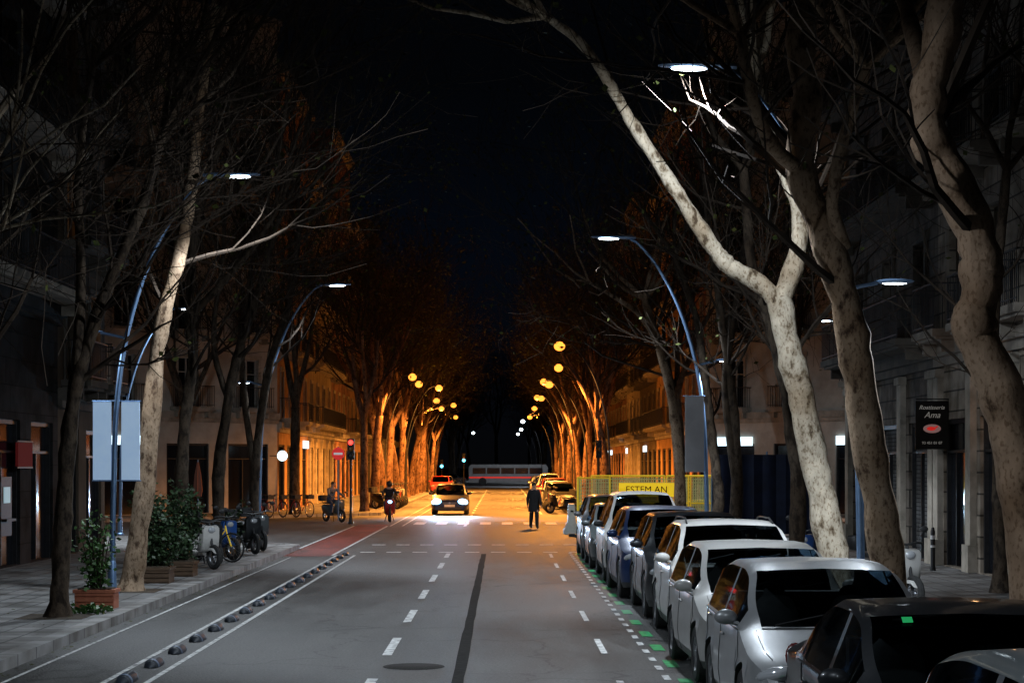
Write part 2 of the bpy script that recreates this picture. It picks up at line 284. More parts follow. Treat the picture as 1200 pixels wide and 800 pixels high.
mh=obj('manhole_cover',MB().lathe([(0,.010),(.30,.010),(.31,.005),(.36,.005),(.37,.001)],(0,0,0),28),M['iron'],loc=(-1.05,22.4,.002)); tag(mh,'round iron manhole cover in the lane between the dashed line and the dark seam','manhole cover')
fl=MB()
for k in range(420):
    left=rg.random()<.6; xx=(-5.78+abs(rg.gauss(0,.18)) if rg.random()<.7 else rg.uniform(-8,-6.1)) if left else (4.5+abs(rg.gauss(0,.8)))
    fl.leaf(Vector((xx,rg.uniform(14,56),.15 if (xx<-5.8 or xx>4.2) else .012)),rg.uniform(.04,.08),rg,fl=True)
tag(obj('fallen_leaves',fl,M['leaf'],smooth=False),'dry brown leaves scattered along the kerbs and gutters','leaves',kind='stuff')
# ---------------------------------------------------------------- trees
def rvec(r): return Vector((r.gauss(0,1),r.gauss(0,1),r.gauss(0,1))).normalized()
def grow(T,C,p,d,r,L,lvl,mx,rng,leaf=.25,up=.12):
    n=4 if lvl<4 else 3; pts=[p.copy()]; rs=[r]; q=p.copy(); dd=d.normalized(); ds=[dd]
    for i in range(n):
        dd=(dd+rvec(rng)*.24+Vector((0,0,up))).normalized(); q=q+dd*(L/n); pts.append(q.copy()); rs.append(max(.004,r*(1-.5*(i+1)/n))); ds.append(dd)
    (T if lvl<=1 else C).tube(pts,rs,[10,8,5,4,3,3,3][lvl],cap=False)
    if lvl>=mx:
        k=leaf
        while k>0:
            if rng.random()<k: C.leaf(pts[rng.randint(1,n)]+rvec(rng)*.06,rng.uniform(.07,.15),rng,1)
            k-=1
        return
    k=rng.choice([3,4,4]) if lvl<mx-1 else rng.choice([4,5,6])
    for c in range(k):
        t=1. if c==0 else rng.uniform(.25,1.); f=t*n; i=min(int(f),n-1); pp=pts[i].lerp(pts[i+1],f-i); rr=rs[i]*(1-(f-i))+rs[i+1]*(f-i)
        a=R(rng.uniform(10,25) if c==0 else rng.uniform(28,62)); ax=ds[i+1].cross(rvec(rng)).normalized()
        grow(T,C,pp,Matrix.Rotation(a,3,ax)@ds[i+1],max(.005,rr*(.85 if c==0 else .6)),L*rng.uniform(.58,.82),lvl+1,mx,rng,leaf,up)
def catmull(P_,k=4):
    out=[];n=len(P_)
    for i in range(n-1):
        a,b,c,d=P_[max(i-1,0)],P_[i],P_[i+1],P_[min(i+2,n-1)]
        for s in range(k):
            t=s/k; out.append(.5*((2*b)+(c-a)*t+(2*a-5*b+4*c-d)*t*t+(3*b-a-3*c+d)*t**3))
    out.append(P_[-1].copy()); return out
def hand_tree(label,D,limbs,seed,bk,leaf=.25,grp='bare plane trees along the street'):
    rng=random.Random(seed); T=MB(); C=MB(); base=None
    for li,(px,r0,r1,sp) in enumerate(limbs):
        pts=[]
        for q in px:
            pts.append(at(q[0],q[1],D+(q[2] if len(q)>2 else 0)))
        if base is None:
            base=Vector((pts[0].x,pts[0].y,.12)); pts[0]=base.copy()
        pts=[p-base for p in pts]; cp=catmull(pts,6); n=len(cp)
        ph=rng.uniform(0,6)
        rs=[(r0+(r1-r0)*i/(n-1))*(1+.07*math.sin(i*.9+ph)+rng.uniform(-.06,.06)) for i in range(n)]
        if li==0: rs[0]*=1.45; rs[1]*=1.2
        cp=[p+Vector((rng.uniform(-1,1),rng.uniform(-1,1),0))*r0*.07 for p in cp]
        T.tube(cp,rs,14)
        d=(cp[-1]-cp[-2]).normalized()
        if sp>=0:
            for c in range(5):
                ax=d.cross(rvec(rng)).normalized(); grow(T,C,cp[-1],Matrix.Rotation(R(rng.uniform(8,50)),3,ax)@d,r1*.75,rng.uniform(2.2,3.6),1,4,rng,leaf)
            for c in range(sp):
                i=int(n*rng.uniform(.45,.95)); i=min(i,n-2); dd=(cp[i+1]-cp[i]).normalized(); ax=dd.cross(rvec(rng)).normalized()
                grow(T,C,cp[i],Matrix.Rotation(R(rng.uniform(40,75)),3,ax)@dd,rs[i]*.35,rng.uniform(1.4,2.8),2,4,rng,leaf)
    root=thing('plane_tree',label,'tree',base,0,grp)
    obj('trunk',T,bk,root); 
    if C.f: obj('crown',C,[M['twig'],M['leaf']],root,smooth=False)
    return root
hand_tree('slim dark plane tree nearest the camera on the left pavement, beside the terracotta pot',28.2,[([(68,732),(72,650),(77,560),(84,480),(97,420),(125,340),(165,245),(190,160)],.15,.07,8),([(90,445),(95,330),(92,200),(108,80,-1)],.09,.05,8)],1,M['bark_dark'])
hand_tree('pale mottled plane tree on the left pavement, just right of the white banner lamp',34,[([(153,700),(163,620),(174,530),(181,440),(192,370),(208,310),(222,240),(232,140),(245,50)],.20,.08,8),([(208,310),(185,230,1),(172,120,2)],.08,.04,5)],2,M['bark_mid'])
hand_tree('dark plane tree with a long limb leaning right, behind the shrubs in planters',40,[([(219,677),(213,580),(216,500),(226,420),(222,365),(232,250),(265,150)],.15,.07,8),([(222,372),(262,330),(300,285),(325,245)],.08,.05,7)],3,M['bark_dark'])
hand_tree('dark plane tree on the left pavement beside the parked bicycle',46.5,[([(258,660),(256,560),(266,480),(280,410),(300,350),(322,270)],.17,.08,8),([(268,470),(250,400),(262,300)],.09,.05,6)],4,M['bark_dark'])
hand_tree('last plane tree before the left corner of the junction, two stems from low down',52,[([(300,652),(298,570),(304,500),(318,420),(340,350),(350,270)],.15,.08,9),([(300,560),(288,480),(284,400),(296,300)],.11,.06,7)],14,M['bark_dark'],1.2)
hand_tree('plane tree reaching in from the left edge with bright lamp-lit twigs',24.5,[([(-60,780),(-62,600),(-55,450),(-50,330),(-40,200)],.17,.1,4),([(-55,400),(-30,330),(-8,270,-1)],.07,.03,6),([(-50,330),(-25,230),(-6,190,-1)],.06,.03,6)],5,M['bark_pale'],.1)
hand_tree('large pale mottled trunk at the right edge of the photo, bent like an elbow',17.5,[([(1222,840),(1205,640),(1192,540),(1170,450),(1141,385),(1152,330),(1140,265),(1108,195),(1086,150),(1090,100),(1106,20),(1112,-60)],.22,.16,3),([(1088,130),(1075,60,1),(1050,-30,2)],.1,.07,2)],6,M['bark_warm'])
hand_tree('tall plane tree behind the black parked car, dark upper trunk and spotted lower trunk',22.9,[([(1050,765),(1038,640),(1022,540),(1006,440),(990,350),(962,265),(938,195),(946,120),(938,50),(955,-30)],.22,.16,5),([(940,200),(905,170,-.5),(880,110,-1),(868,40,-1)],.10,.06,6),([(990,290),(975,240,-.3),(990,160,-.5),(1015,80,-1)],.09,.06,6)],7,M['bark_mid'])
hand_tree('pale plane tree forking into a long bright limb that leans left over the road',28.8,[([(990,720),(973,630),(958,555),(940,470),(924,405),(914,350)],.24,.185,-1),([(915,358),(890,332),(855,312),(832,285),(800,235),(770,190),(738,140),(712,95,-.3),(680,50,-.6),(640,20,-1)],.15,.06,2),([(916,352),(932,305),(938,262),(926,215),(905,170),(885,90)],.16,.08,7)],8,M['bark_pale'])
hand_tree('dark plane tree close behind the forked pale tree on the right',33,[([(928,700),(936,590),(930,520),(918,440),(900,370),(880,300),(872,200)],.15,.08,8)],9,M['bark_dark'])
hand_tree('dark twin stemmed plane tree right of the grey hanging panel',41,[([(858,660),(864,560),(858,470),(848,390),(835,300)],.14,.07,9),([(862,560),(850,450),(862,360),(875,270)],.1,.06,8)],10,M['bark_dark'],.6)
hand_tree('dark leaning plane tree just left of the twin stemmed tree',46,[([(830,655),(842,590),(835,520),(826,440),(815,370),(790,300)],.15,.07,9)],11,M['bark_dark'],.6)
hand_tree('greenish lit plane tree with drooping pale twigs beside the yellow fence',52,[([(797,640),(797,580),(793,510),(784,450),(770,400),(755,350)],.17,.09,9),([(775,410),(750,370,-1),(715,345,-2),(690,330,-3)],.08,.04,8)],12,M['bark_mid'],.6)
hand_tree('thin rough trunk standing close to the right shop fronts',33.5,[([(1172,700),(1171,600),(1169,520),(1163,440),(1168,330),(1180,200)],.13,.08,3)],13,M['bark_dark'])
# generic variants for the far rows
VAR=[]
for s in range(5):
    rng=random.Random(50+s); T=MB(); C=MB(); lean=Vector((rng.uniform(-.45,.45),rng.uniform(-.3,.3),0))
    pts=catmull([Vector((0,0,0)),Vector((rng.uniform(-.1,.1),0,1.2)),lean*.5+Vector((0,0,2.3)),lean+Vector((0,0,3.2))]); n=len(pts)
    T.tube(pts,[(.19*(1.3 if i==0 else 1)-.05*i/n)*rng.uniform(.92,1.08) for i in range(n)],10)
    for c in range(4):
        a=c*PI/2+rng.uniform(-.5,.5); grow(T,C,pts[-1],Vector((math.cos(a)*.5,math.sin(a)*.6,rng.uniform(.8,1.3))),.11,rng.uniform(2.9,3.8),1,5,rng,1.2,.13)
    VAR.append((T.mesh('trunk'),C.mesh('crown',False)))
def row_tree(x,y,i,label,bk='bark_far',s0=1.2,rot=None):
    rr=random.Random(int(y*10+x)); a,b=VAR[i%5]; t=thing('plane_tree',label,'tree',(x,y,.12),rr.uniform(-.4,.4)+(PI if rr.random()<.5 else 0),'bare plane trees along the street')
    s=rr.uniform(.93,1.15)*s0; t.scale=(s,s,s*1.15); obj('trunk',a,M[bk],t); obj('crown',b,[M['twig'],M['leaf']],t,smooth=False)
for i in range(15):
    y=93+6.9*i
    row_tree(-6.8,y,i,f'{ORD[i]} orange lit plane tree in the left row beyond the junction, counted from the camera',s0=1.2)
    row_tree(5.4,y+2,i+2,f'{ORD[i]} orange lit plane tree in the right row beyond the junction, counted from the camera',s0=1.2)
for i in range(4):
    row_tree(-6.8,243+12*i,i+1,f'{ORD[i]} dark plane tree of the left row past the far crossing','bark_dark',1.3); row_tree(5.6,245+12*i,i+3,f'{ORD[i]} dark plane tree of the right row past the far crossing','bark_dark',1.3)
for x,y,l in((-1,330,'centre left of the distant dark trees closing the street'),(5,345,'centre right of the distant dark trees closing the street'),(-6,352,'leftmost of the distant dark trees closing the street')): row_tree(x,y,int(y),l,'bark_dark',1.7)
row_tree(-9.6,87.2,0,'dark plane tree on the slanted far left corner, nearer the street','bark_dark',1.3); row_tree(-14.2,82.6,3,'dark plane tree on the slanted far left corner, nearer the side street','bark_dark')
row_tree(8.4,87.4,1,'dark plane tree on the slanted far right corner, nearer the street','bark_dark',1.3); row_tree(13.2,82.6,4,'dark plane tree on the slanted far right corner, nearer the side street','bark_dark')
# ---------------------------------------------------------------- street lamps
def lamp_meshes():
    pole=MB().tube(catmull([Vector(p) for p in((0,0,0),(.02,0,1.6),(.08,0,3.3),(.27,0,4.6),(.64,0,5.8),(1.08,0,6.65),(1.5,0,7.18),(1.72,0,7.32))]),[.054-.028*i/28 for i in range(29)],12)
    base=MB().lathe([(.0,.0),(.13,.0),(.13,.05),(.08,.09),(.072,.55),(.055,.6)],n=14)
    head=MB(); n=10; st=[(1.6,.035,.035),(1.75,.07,.045),(2.0,.12,.04),(2.35,.13,.028),(2.55,.09,.02),(2.6,.02,.01)]
    vs=[]
    for x,wy,hz in st:
        for j in range(n): a=2*PI*j/n; vs.append((x,wy*math.cos(a),7.36+.02*(x-1.6)+hz*math.sin(a)))
    head.add(vs,[(i*n+j,i*n+(j+1)%n,(i+1)*n+(j+1)%n,(i+1)*n+j) for i in range(5) for j in range(n)]+[tuple(range(n))])
    lens=MB().ell((2.2,0,7.335),(.24,.10,.028),12,6)
    arm=MB().tube([(.25,0,4.5),(0,0,4.56),(-.2,0,4.6)],.025,8)
    ah=MB().ell((-.42,0,4.62),(.26,.12,.035),12,6)
    al=MB().ell((-.42,0,4.60),(.17,.08,.025),12,6)
    glare_bowl=MB().ell((2.2,0,7.26),(.24,.22,.20),16,10)  # oversized glowing globe, shaped to imitate glare around the lamp
    return [m.mesh(n_) for m,n_ in((pole,'pole'),(base,'pole_base'),(head,'lamp_head'),(lens,'lens'),(arm,'side_arm'),(ah,'side_lamp_head'),(al,'side_lens'),(glare_bowl,'lens'))]
LM=lamp_meshes()
def light(kind,name,loc,col,pw,parent,rad=.12,spot=165,rot=(0,0,0),blend=.35):
    l=bpy.data.lights.new(name,kind); l.energy=pw; l.color=col; l.shadow_soft_size=rad
    if kind=='SPOT': l.spot_size=R(spot); l.spot_blend=blend
    o=bpy.data.objects.new(name,l); COL.objects.link(o); o.location=loc; o.rotation_euler=rot; o.parent=parent; return o
COOL=(.80,.90,1.); WARM=(1.,.36,.06)
def lamp(x,y,side,orange,label,pw,rz=None,tr=16,ty=6,spot=156,sl=.2,dist=False,bl=.25,glow=0):
    t=thing('street_lamp',label,'street lamp',(x,y,.13),rz if rz is not None else (0 if side>0 else PI),'curved street lamps along both kerbs')
    for k,(me,nm,mt) in enumerate(zip(LM,('pole','pole_base','lamp_head','lens','side_arm','side_lamp_head','side_lens','lens'),('steel','steel','steel','lens','steel','steel','lens','glare_bowl'))):
        if y>68 and k in(4,5,6): continue
        if k==7 and not(orange or dist) or k==3 and (orange or dist): continue
        m=M['lens_o' if orange else 'lens_c'] if mt in('lens','glare_bowl') else M['black' if y>68 else mt]; obj(nm,me,m,t)
    d=Vector((math.sin(R(tr)),side*math.sin(R(ty)),-1)); e=d.to_track_quat('-Z','Y').to_euler()
    light('SPOT','lamp_light',(2.2,0,7.24 if not(orange or dist) else 6.95),WARM if orange else COOL,pw,t,.14,spot,e,bl)
    if glow: light('POINT','glow_light',(2.2,0,6.85),WARM,glow,t,.2)
    if y<68: light('SPOT','side_light',(-.42,0,4.5),COOL,pw*sl,t,.1,140)
    return t
LY=[13,33,53,100,109,124,133,149,161,180]; RY=[6,24,42,82,95,104,119,129,145,156,174]
jx=random.Random(4)
for i,y in enumerate(LY):
    t=lamp(-6.85 if y<60 else -6.6+jx.uniform(-.3,.25),y,1,y>60,f'{ORD[i]} street lamp on the left kerb, '+('orange and beyond the junction' if y>60 else 'curved pole with a cool white head'),9000 if y>60 else 1750,tr=8 if y>60 else 20,spot=154 if y>60 else 138,sl=.10,glow=450 if y in(124,149) else 0)
    if y>60: t.scale=(jx.uniform(.9,1.05),1,jx.uniform(.90,1.05))
for i,y in enumerate(RY):
    t=lamp(4.6+(jx.uniform(-.2,.35) if y>60 else 0),y,-1,y>60,f'{ORD[i]} street lamp on the right kerb, '+('orange and beyond the junction' if y>60 else 'curved pole with a cool white head'),{6:800,24:2300,42:1750,82:7500}.get(y,9000),tr=8 if y>60 else 10,ty=(24 if y==24 else -14 if y==82 else 6),spot=162 if y==24 else (146 if y==82 else 154) if y>60 else 140,sl=.34,glow=450 if y in(119,145) else 0)
    if y>60: t.scale=(jx.uniform(.9,1.05),1,jx.uniform(.90,1.05))
lamp(-12.4,61,1,False,'white street lamp at the near left corner of the side street',2400,tr=4,ty=20,spot=156); lamp(13.6,66,-1,False,'white street lamp at the near right corner of the side street',2400,tr=0,ty=16,spot=156)
for i,(x,y) in enumerate(((4.6,214),(4.9,262),(4.8,300),(-6.6,290))):  # nearest lamp is added to light the bus
    lamp(x,y,-1 if x>0 else 1,False,f'{ORD[i]} distant white street lamp past the orange ones, counted from the one added to light the bus',2000 if i==0 else 700,dist=True,ty=16 if i==0 else 0)
b=thing('lamp_banner','pale blue banner panel strapped to the first visible left street lamp','banner',(-6.8,33,2.15))
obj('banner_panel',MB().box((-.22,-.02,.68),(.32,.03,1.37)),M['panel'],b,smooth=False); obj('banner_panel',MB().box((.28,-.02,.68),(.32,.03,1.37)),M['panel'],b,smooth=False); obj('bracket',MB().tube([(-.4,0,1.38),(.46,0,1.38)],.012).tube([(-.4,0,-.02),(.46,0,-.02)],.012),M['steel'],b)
b=thing('lamp_banner','grey banner panel hanging from the right street lamp by the twin stemmed tree','banner',(4.35,42,2.25))
obj('banner_panel',MB().box((-.05,-.12,.85),(.42,.03,1.7)),M['grey_panel'],b,smooth=False); obj('bracket',MB().tube([(-.3,0,1.7),(.2,0,1.7)],.012),M['steel'],b)
# ---------------------------------------------------------------- buildings
CACHE={}
def win_mesh(w_,h_,kind):
    k=(round(w_,2),round(h_,2),kind)
    if k not in CACHE:
        f=MB(); t=.07
        f.box((0,.18,h_/2),(t,.06,h_-.02)); f.box((-w_/2+t/2,.18,h_/2),(t,.06,h_)); f.box((w_/2-t/2,.18,h_/2),(t,.06,h_)); f.box((0,.18,h_-t/2),(w_-2*t,.058,t)); f.box((0,.18,t/2),(w_-2*t,.058,t)); f.box((0,.182,h_*.7),(w_-2*t,.05,.05))
        e=.14
        f.box((-w_/2-e/2,-.03,h_/2),(e,.06,h_),mi=1); f.box((w_/2+e/2,-.03,h_/2),(e,.06,h_),mi=1); f.box((0,-.04,h_+.1),(w_+.4,.08,.2),mi=1); f.box((0,-.06,-.06),(w_+.36,.12,.1),mi=1)
        p=MB().box((0,.23,h_/2),(w_,.02,h_)); CACHE[k]=(f.mesh('window',False),p.mesh('pane',False))
    return CACHE[k]
def balc_mesh(w_,d_):
    k=('b',round(w_,2),d_)
    if k not in CACHE:
        s=MB().box((0,-d_/2,-.09),(w_,d_,.16)).box((0,-d_/2+.04,-.20),(w_-.12,d_-.1,.07))
        for x in(-w_/2+.18,w_/2-.18): s.prism([(x-.06,-.01),(x+.06,-.01),(x+.06,-d_*.7),(x-.06,-d_*.7)],-.5,-.24)
        r=MB(); n=int(w_/.13)
        for i in range(n+1): x=-w_/2+.03+(w_-.06)*i/n; r.box((x,-d_+.04,.48),(.016,.016,.94))
        for i in range(1,int(d_/.13)): 
            for x in(-w_/2+.03,w_/2-.03): r.box((x,-i*.13,.48),(.016,.016,.94))
        r.box((0,-d_+.04,.97),(w_,.05,.035)).box((0,-d_+.04,.08),(w_-.06,.03,.02))
        for x in(-w_/2+.03,w_/2-.03): r.box((x,-d_/2+.03,.972),(.05,d_-.08,.03))
        CACHE[k]=(s.mesh('balcony',False),r.mesh('railing',False))
    return CACHE[k]
def building(label,x,y,th,L,H,wall,gf=4.6,fh=3.5,bays=4,ww=1.15,balc='each',seed=0,lit=.06,depth=9,litshop=0.,fr='frame',cat='building',bm=None):
    rng=random.Random(seed); b=thing('apartment_building',label,cat,(x,y,.13),th,'apartment buildings lining the street')
    nf=int((H-gf-.6)/fh); bw=L/bays; ops=[]
    for i in range(bays):
        cx=bw*(i+.5); ops.append((cx-bw*.34,cx+bw*.34,.02,min(3.3,gf-1.1),'s'))
        for f_ in range(nf):
            z=gf+f_*fh+.12; ops.append((cx-ww/2,cx+ww/2,z,z+2.35,'w'))
    W=MB(); us=sorted({0,L}|{o[0] for o in ops}|{o[1] for o in ops}); zs=sorted({0,H}|{o[2] for o in ops}|{o[3] for o in ops})
    for i in range(len(us)-1):
        for j in range(len(zs)-1):
            u,z=(us[i]+us[i+1])/2,(zs[j]+zs[j+1])/2
            if any(o[0]<u<o[1] and o[2]<z<o[3] for o in ops): continue
            W.add([(us[i],0,zs[j]),(us[i+1],0,zs[j]),(us[i+1],0,zs[j+1]),(us[i],0,zs[j+1])],[(0,1,2,3)])
    for u0,u1,z0,z1,_ in ops:
        q=.3; W.add([(u0,0,z0),(u1,0,z0),(u1,0,z1),(u0,0,z1),(u0,q,z0),(u1,q,z0),(u1,q,z1),(u0,q,z1)],[(0,4,5,1),(1,5,6,2),(2,6,7,3),(3,7,4,0)])
    W.add([(0,0,0),(L,0,0),(L,depth,0),(0,depth,0),(0,0,H),(L,0,H),(L,depth,H),(0,depth,H)],[(1,2,6,5),(2,3,7,6),(3,0,4,7),(4,5,6,7)])
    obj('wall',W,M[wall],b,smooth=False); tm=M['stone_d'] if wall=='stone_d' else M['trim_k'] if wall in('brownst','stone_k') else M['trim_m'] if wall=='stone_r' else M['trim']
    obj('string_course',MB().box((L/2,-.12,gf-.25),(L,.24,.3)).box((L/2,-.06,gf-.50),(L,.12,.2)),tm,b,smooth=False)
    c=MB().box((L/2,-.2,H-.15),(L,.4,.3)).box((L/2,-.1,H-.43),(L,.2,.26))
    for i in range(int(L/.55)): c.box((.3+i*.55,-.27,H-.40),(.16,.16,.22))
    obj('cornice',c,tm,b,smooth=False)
    if wall in('stone_r','stone_k','cream'):
        for i in range(bays+1):
            xx=min(max(bw*i,.28),L-.28); obj('pilaster',MB().box((xx,-.07,(gf-.65)/2+.01),(.44,.14,gf-.65)).box((xx,-.1,.3),(.54,.2,.58)).box((xx,-.1,gf-.75),(.54,.2,.18)),M['trim'],b,smooth=False)
    for u0,u1,z0,z1,t in ops:
        if t=='w':
            fm,pm=win_mesh(u1-u0,z1-z0,0); o=obj('window',fm,[M[fr],tm],b,((u0+u1)/2,0,z0),smooth=False)
            r_=rng.random(); pmt=M['pane_w'] if r_<lit*.5 else M['pane_d'] if r_<lit else M['pane']; obj('pane',pm,pmt,o,smooth=False)
            if balc=='each' and rng.random()<.9:
                sm_,rm=balc_mesh(ww+.9,.75); s=obj('balcony',sm_,tm,b,((u0+u1)/2,-.002,z0),smooth=False); obj('railing',rm,M['black'],s,smooth=False)
        else:
            w_,h_=u1-u0,z1-z0; cx=(u0+u1)/2; s=MB(); r_=rng.random()
            s.box((-w_/2+.04,.12,h_/2),(.08,.1,h_)).box((w_/2-.04,.12,h_/2),(.08,.1,h_)).box((0,.12,h_-.05),(w_-.16,.09,.1)).box((0,.12,h_*.78),(w_-.16,.08,.06)).box((-w_*.12,.122,h_*.39),(.06,.08,h_*.78-.05))
            o=obj('shopfront',s,M['black'],b,(cx,0,z0),smooth=False)
            if r_<litshop:
                obj('pane',MB().box((0,.17,h_/2),(w_,.02,h_)),M['pane'],o,smooth=False); obj('lit_fascia',MB().box((0,-.07,h_+.12),(w_*.92,.1,.42)),M['pane_c'],o,smooth=False)
            elif r_<.6: obj('roller_shutter',MB().box((0,.17,h_/2),(w_,.02,h_)),M['shutter'],o,smooth=False)
            else: obj('pane',MB().box((0,.17,h_/2),(w_,.02,h_)),M['pane'],o,smooth=False)
    if balc=='long':
        for f_ in range(nf):
            sm_,rm=balc_mesh(L-.8,.9); s=obj('balcony',sm_,M[bm] if bm else tm,b,(L/2,-.002,gf+f_*fh+.12),smooth=False); obj('railing',rm,M['black'],s,smooth=False)
    return b
Q=R(90)
building('black granite building at the left edge, cut by the frame, long railed balconies',-11,34.,Q,12.5,22,'stone_d',gf=6.3,bays=4,balc='long',seed=1,lit=.04,bm='trim')
building('narrow dark building before the left corner with warm lit first floor windows',-11,46.5,Q,5.5,21,'brownst',gf=4.3,bays=2,balc='each',seed=6,lit=.7)
building('corner building on the near left side of the junction, facing the crossing',-11,52,R(135),14.1,21,'stone_p',bays=4,seed=3,depth=5)
building('pale corner building across the junction on the left with railed balconies',-21,82,R(45),14.14,24,'stone_p',gf=4.9,fh=3.6,bays=4,seed=4,litshop=.3,lit=.0,fr='frame_w')
building('stone fronted building at the right edge with ornate balconies and shop pilasters',10,43.,-Q,13,22,'stone_r',gf=5.1,bays=4,seed=5,balc='each',litshop=.0)
building('dark stone building at the near right corner behind the tree trunks',10,54,-Q,11,22,'stone_k',gf=5.1,bays=3,seed=8,balc='long',lit=.04)
building('corner building on the near right side of the junction, facing the crossing',18.5,62.5,R(-135+0),12.,21,'stone_p',bays=4,seed=9,depth=5)
building('white lit corner building across the junction on the right, behind the trunks',10,92,R(-45),14.14,24,'stone_p',gf=4.9,fh=3.6,bays=4,seed=10,litshop=.6,lit=.0,fr='frame_w')
wl=['ochre','cream','brick','ochre','brownst','cream','brick']; y=92.
for i in range(7):
    L=14.6; bl=['each','long'][i%2]
    building(f'{ORD[i]} {wl[i]} coloured building of the left row beyond the junction'.replace('brownst','brown'),-11,y,Q,L,[22,19,24,20,22,18,21][i],wl[i],gf=4.5,bays=4,seed=20+i,balc=bl,lit=.08,litshop=.1)
    building(f'{ORD[i]} {wl[(i+2)%7]} coloured building of the right row beyond the junction'.replace('brownst','brown'),10,y+L,-Q,L,[21,23,19,22,20,22,18][i],wl[(i+2)%7],gf=4.5,bays=4,seed=40+i,balc=bl,lit=.08,litshop=.1); y+=L
for i in range(3):
    building(f'{ORD[i]} distant building on the left past the far crossing',-11,240+20*i,Q,20,20,'brownst',bays=4,seed=60+i,balc='none'); building(f'{ORD[i]} distant building on the right past the far crossing',10,260+20*i,-Q,20,20,'brownst',bays=4,seed=70+i,balc='none')
# signs on the facades
s=thing('hanging_sign','black hanging shop sign with white script and a pink emblem on the right facade','sign',(9.62,42,2.78))
obj('board',MB().box((0,0,.52),(.74,.06,1.08)),M['signblack'],s,smooth=False); obj('bracket',MB().tube([(-.36,0,1.1),(.38,0,1.1)],.015),M['black'],s)
text('Rostisseria',.13,M['letter'],s,(-.01,-.035,.91),(Q,0,0),shear=.35); text('Ama',.19,M['letter'],s,(0,-.035,.74),(Q,0,0),shear=.35); text('93 451 01 07',.085,M['letter'],s,(0,-.035,.12),(Q,0,0))
obj('emblem',MB().ell((0,-.032,.44),(.20,.005,.10),20,8),M['pink'],s); obj('emblem_mark',MB().ell((-.02,-.037,.44),(.10,.005,.045),14,8).ell((.09,-.037,.47),(.05,.005,.018),10,6,Matrix.Rotation(-.6,3,'Y')),M['signred'],s)
s=thing('poster_board','small red lit poster on the black granite facade at left','poster',(-10.98,43,2.55)); obj('poster',MB().box((.04,0,0.1),(.06,1.3,.55)),M['poster'],s,smooth=False); obj('frame',MB().box((.03,0,.39),(.08,1.4,.04)).box((.03,0,-.2),(.08,1.4,.04)),M['black'],s,smooth=False)
s=thing('cash_machine','grey cash machine with pale lit screen set in the left facade','cash machine',(-10.98,41.2,1.0)); obj('housing',MB().box((.05,0,.5),(.12,.9,1.3)).box((.12,0,.2),(.2,.8,.06)),M['black'],s,smooth=False); obj('screen',MB().box((.12,0,.75),(.02,.5,.35)),M['atm'],s,smooth=False)
s=thing('wall_light','round white lit disc sign above the corner of the left ochre row','sign',(-10.4,89,2.85)); obj('disc',MB().lathe([(0,-.05),(.22,-.05),(.25,0),(.22,.05),(0,.05)],n=24,axis='y'),M['disc'],s); obj('bracket',MB().tube([(-.6,0,0),(-.24,0,0)],.02),M['black'],s)
s=thing('wall_lantern','small warm wall lantern on the right stone facade beside the hanging sign','wall lamp',(9.8,38,3.75)); obj('lantern_glass',MB().lathe([(.0,0),(.07,.02),(.1,.25),(.0,.26)],n=8),M['pane_w'],s); obj('cap',MB().lathe([(.12,.26),(.05,.36),(0,.37)],n=8).tube([(0,0,.35),(.2,0,.35)],.015),M['black'],s); light('POINT','lantern_light',(-.12,0,-.1),(1,.5,.2),10,s,.08)
# ---------------------------------------------------------------- cars
def pch(K):
    xs=[k[0] for k in K]; ys=[k[1] for k in K]; n=len(K); d=[(ys[i+1]-ys[i])/(xs[i+1]-xs[i]) for i in range(n-1)]; m=[d[0]]+[0 if d[i-1]*d[i]<=0 else 2*d[i-1]*d[i]/(d[i-1]+d[i]) for i in range(1,n-1)]+[d[-1]]
    def f(x):
        if x<=xs[0]: return ys[0]
        if x>=xs[-1]: return ys[-1]
        i=max(j for j in range(n-1) if xs[j]<=x); h=xs[i+1]-xs[i]; t=(x-xs[i])/h
        return ys[i]*(2*t**3-3*t*t+1)+m[i]*h*(t**3-2*t*t+t)+ys[i+1]*(-2*t**3+3*t*t)+m[i+1]*h*(t**3-t*t)
    return f
CK=dict(hatch=dict(L=4.1,W=1.78,H=1.50,nz=.74,cz=.98,cowl=1.0,rf=1.78,rr=-.50,rb=-.17,rbz=1.0,Rw=.315),
 sedan=dict(L=4.5,W=1.82,H=1.45,nz=.70,cz=.95,cowl=1.2,rf=2.0,rr=-1.25,rb=-.62,rbz=1.04,Rw=.32),
 suv=dict(L=4.35,W=1.84,H=1.63,nz=.86,cz=1.08,cowl=1.05,rf=1.75,rr=-.50,rb=-.16,rbz=1.1,Rw=.35),
 van=dict(L=4.35,W=1.80,H=1.84,nz=.86,cz=1.12,cowl=.85,rf=1.60,rr=-.28,rb=-.10,rbz=1.12,Rw=.32))
CG={}
